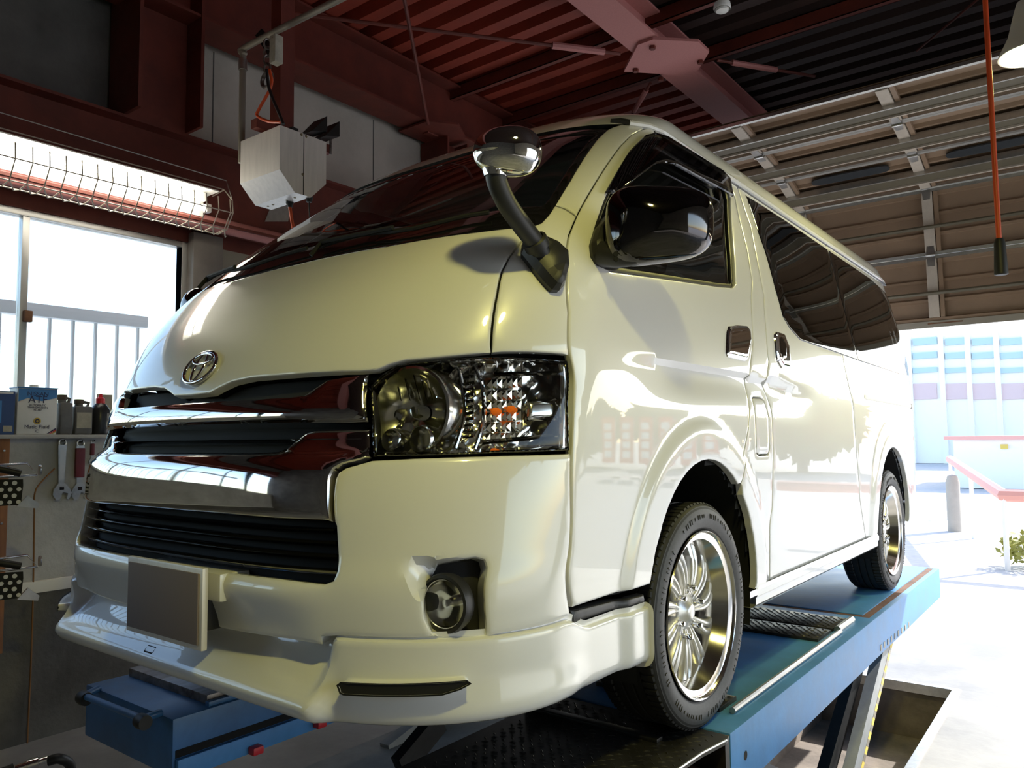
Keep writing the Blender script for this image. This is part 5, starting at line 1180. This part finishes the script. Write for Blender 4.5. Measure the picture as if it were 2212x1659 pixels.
# adjustable wrenches on hooks
def wrench(label, ptop, pbot, red, scale=1.):
    a, b = onx(*ptop, XW+.02), onx(*pbot, XW+.02); L_ = a[2]-b[2]; t = thing('adjustable_wrench', label, 'wrench', (XW+.012, a[1], a[2]), 'wrenches on the wall')
    hw = .072*L_; m = 'satin_metal'; ring = [(.055*L_*math.cos(q), -.055*L_+.055*L_*math.sin(q)) for q in np.linspace(0, 6.283, 18, endpoint=False)]
    obj('eye', MB().tube([(.006, x, z) for x, z in ring], .018*L_, 8, closed=True), m, t, 60)
    obj('shank', MB().prism([(-hw*.9, -.09*L_), (hw*.9, -.09*L_), (hw*.62, -.72*L_), (-hw*.62, -.72*L_)], (0, 0, 0), (0, 1, 0), (0, 0, 1), (1, 0, 0), .012), m, t, 0)
    if red: obj('grip', MB().cbox((-.004, -hw*1.02, -.62*L_), (.018, hw*1.02, -.13*L_), .006), 'grip_maroon', t)
    else: obj('shank_panel', MB().box((.0121, -hw*.5, -.66*L_), (.0126, hw*.5, -.16*L_)), 'alum', t, 0)
    hd_ = [(-hw*.7, -.72*L_), (hw*.7, -.72*L_), (.135*L_, -.82*L_), (.17*L_, -.90*L_), (.11*L_, -.99*L_), (.085*L_, -.97*L_), (.10*L_, -.89*L_), (.02*L_, -.865*L_), (-.02*L_, -.98*L_), (-.08*L_, -.99*L_), (-.13*L_, -.90*L_), (-.12*L_, -.82*L_)]
    obj('jaw', MB().prism(hd_, (-.002, 0, 0), (0, 1, 0), (0, 0, 1), (1, 0, 0), .018), m, t, 0)
    obj('adjuster', MB().lathe([(.0, -.03*L_), (.03*L_, -.03*L_), (.03*L_, .03*L_), (0, .03*L_)], (.012, 0, -.80*L_), (0, 1, 0), 14), 'black_chrome', t)
    obj('hook', MB().tube([(-.012, 0, -.03*L_), (.03, 0, -.03*L_), (.034, 0, -.005*L_)], .003, 6), 'steel_dark', t)
wrench('all-steel adjustable wrench hanging on the concrete wall', (135, 949), (133, 1081), False)
wrench('adjustable wrench with maroon grip hanging second from the left', (174, 951), (170, 1081), True)
wrench('small maroon-grip wrench half hidden by the grille', (200, 951), (196, 1004), True)
# wooden board at the frame edge
a, b = onx(22, 946, XW+.02), onx(20, 1190, XW+.02); wb = thing('wooden_board', 'orange-brown timber board fixed on the wall at the left edge', 'board', (XW, a[1]-.14, b[2]-.5))
obj('plank', MB().cbox((0, 0, 0), (.022, .14, a[2]-b[2]+.5), .003), 'wood', wb)
for f in (.94, .60): obj('screw', MB().lathe([(0, .003), (.005, .002), (.006, 0)], (.022, .115, (a[2]-b[2]+.5)*f), (1, 0, 0), 10), 'satin_metal', wb)
# wheel clamps with perforated black baskets
def clamp(label, py):
    c = onx(8, py, -1.95); t = thing('wheel_clamp', label, 'clamp', tuple(c), 'wheel clamps on the left wall')
    sc_ = .78
    plm = [(-.20, -.11), (.075, -.11), (.085, -.10), (.092, .0), (.090, .035), (-.20, .045)]
    obj('basket', MB().prism([(p[0]*sc_, p[1]*sc_) for p in plm], (0, 0, 0), (.25, .97, 0), (0, 0, 1), (.97, -.25, 0), .012), 'matte_black', t, 0)
    ex, ez = np.array((.25, .97, 0)), np.array((.97, -.25, 0))
    for i in range(7):
        for j in range(4):
            u = (-.18+.042*i+(.02 if j % 2 else 0))*sc_; v = (-.092+.036*j)*sc_
            if u > .078*sc_: continue
            obj('dot', MB().lathe([(0, .0014), (.0115*sc_*(.9+.2*((i*j) % 2)), .0014), (.0118*sc_, .0)], ex*u+np.array((0, 0, v))+ez*.012, ez, 14), 'can_white', t)
    obj('arm_frame', MB().tube([ex*-.15+np.array((0, 0, .11))*sc_, ex*.085+np.array((0, 0, .125))*sc_, ex*.125+np.array((0, 0, .055))*sc_, ex*-.02+np.array((0, 0, .05))*sc_], .0055, 8), 'chrome', t, 60)
    obj('knob', MB().lathe([(0, -.006), (.022, -.006), (.024, 0), (.022, .006), (0, .006)], ex*.135+np.array((0, 0, .085))*sc_, ex, 18), 'pane' if False else 'satin_metal', t)
    obj('jaw_pad', MB().tube([ex*(.06-.2*f)+np.array((0, 0, (.055+.07*math.sin(1.2*f+.2))*sc_))+ez*.02 for f in np.linspace(0, 1, 8)], .016, 8), 'steel_dark', t, 60)
    obj('lower_bracket', MB().prism([(.05, -.09), (.13, -.105), (.135, -.085), (.09, -.045)], ez*.0, ex, (0, 0, 1), ez, .02), 'satin_metal', t, 0)
    obj('wall_rod', MB().tube([ez*-.0+ex*-.1+np.array((0, 0, .03)), np.array((XW-c[0]+.03, -.1, .03))], .012, 8), 'satin_metal', t)
clamp('upper wheel clamp with dotted black basket at the left edge', 1050); clamp('lower wheel clamp with dotted black basket at the left edge', 1252)
p_ = [onx(*q, XW+.03) for q in ((118, 1012), (95, 1035), (76, 1062), (74, 1110), (72, 1250), (68, 1400), (61, 1560), (58, 1640))]
tag(obj('hanging_cord', MB().tube(spl(p_, 5), .004, 6), 'cord_brown', smooth=60), 'thin brown cord hanging down the concrete wall', 'cord')
c = onx(70, 1650, -1.6); hc_ = thing('hose_coupling', 'chrome hose coupling lying at the lower left corner', 'coupling', tuple(c))
obj('body', MB().lathe([(0, -.06), (.014, -.06), (.016, -.02), (.022, -.018), (.022, .02), (.014, .024), (.014, .06), (0, .06)], (0, 0, 0), (.3, .95, .1), 18), 'chrome', hc_); obj('rubber_hose', MB().tube(spl([(.02, .05, .0), (.04, .09, .0), (.02, .14, -.06), (0, .12, -.2)], 5), .02, 10), 'cable_black', hc_, 60)
obj('tail', MB().tube(spl([(-.02, -.06, .0), (-.03, -.14, -.03), (-.02, -.2, -.2), (0, -.1, -c[2]+.02)], 5), .018, 10), 'cable_black', hc_, 60)
# end of scene
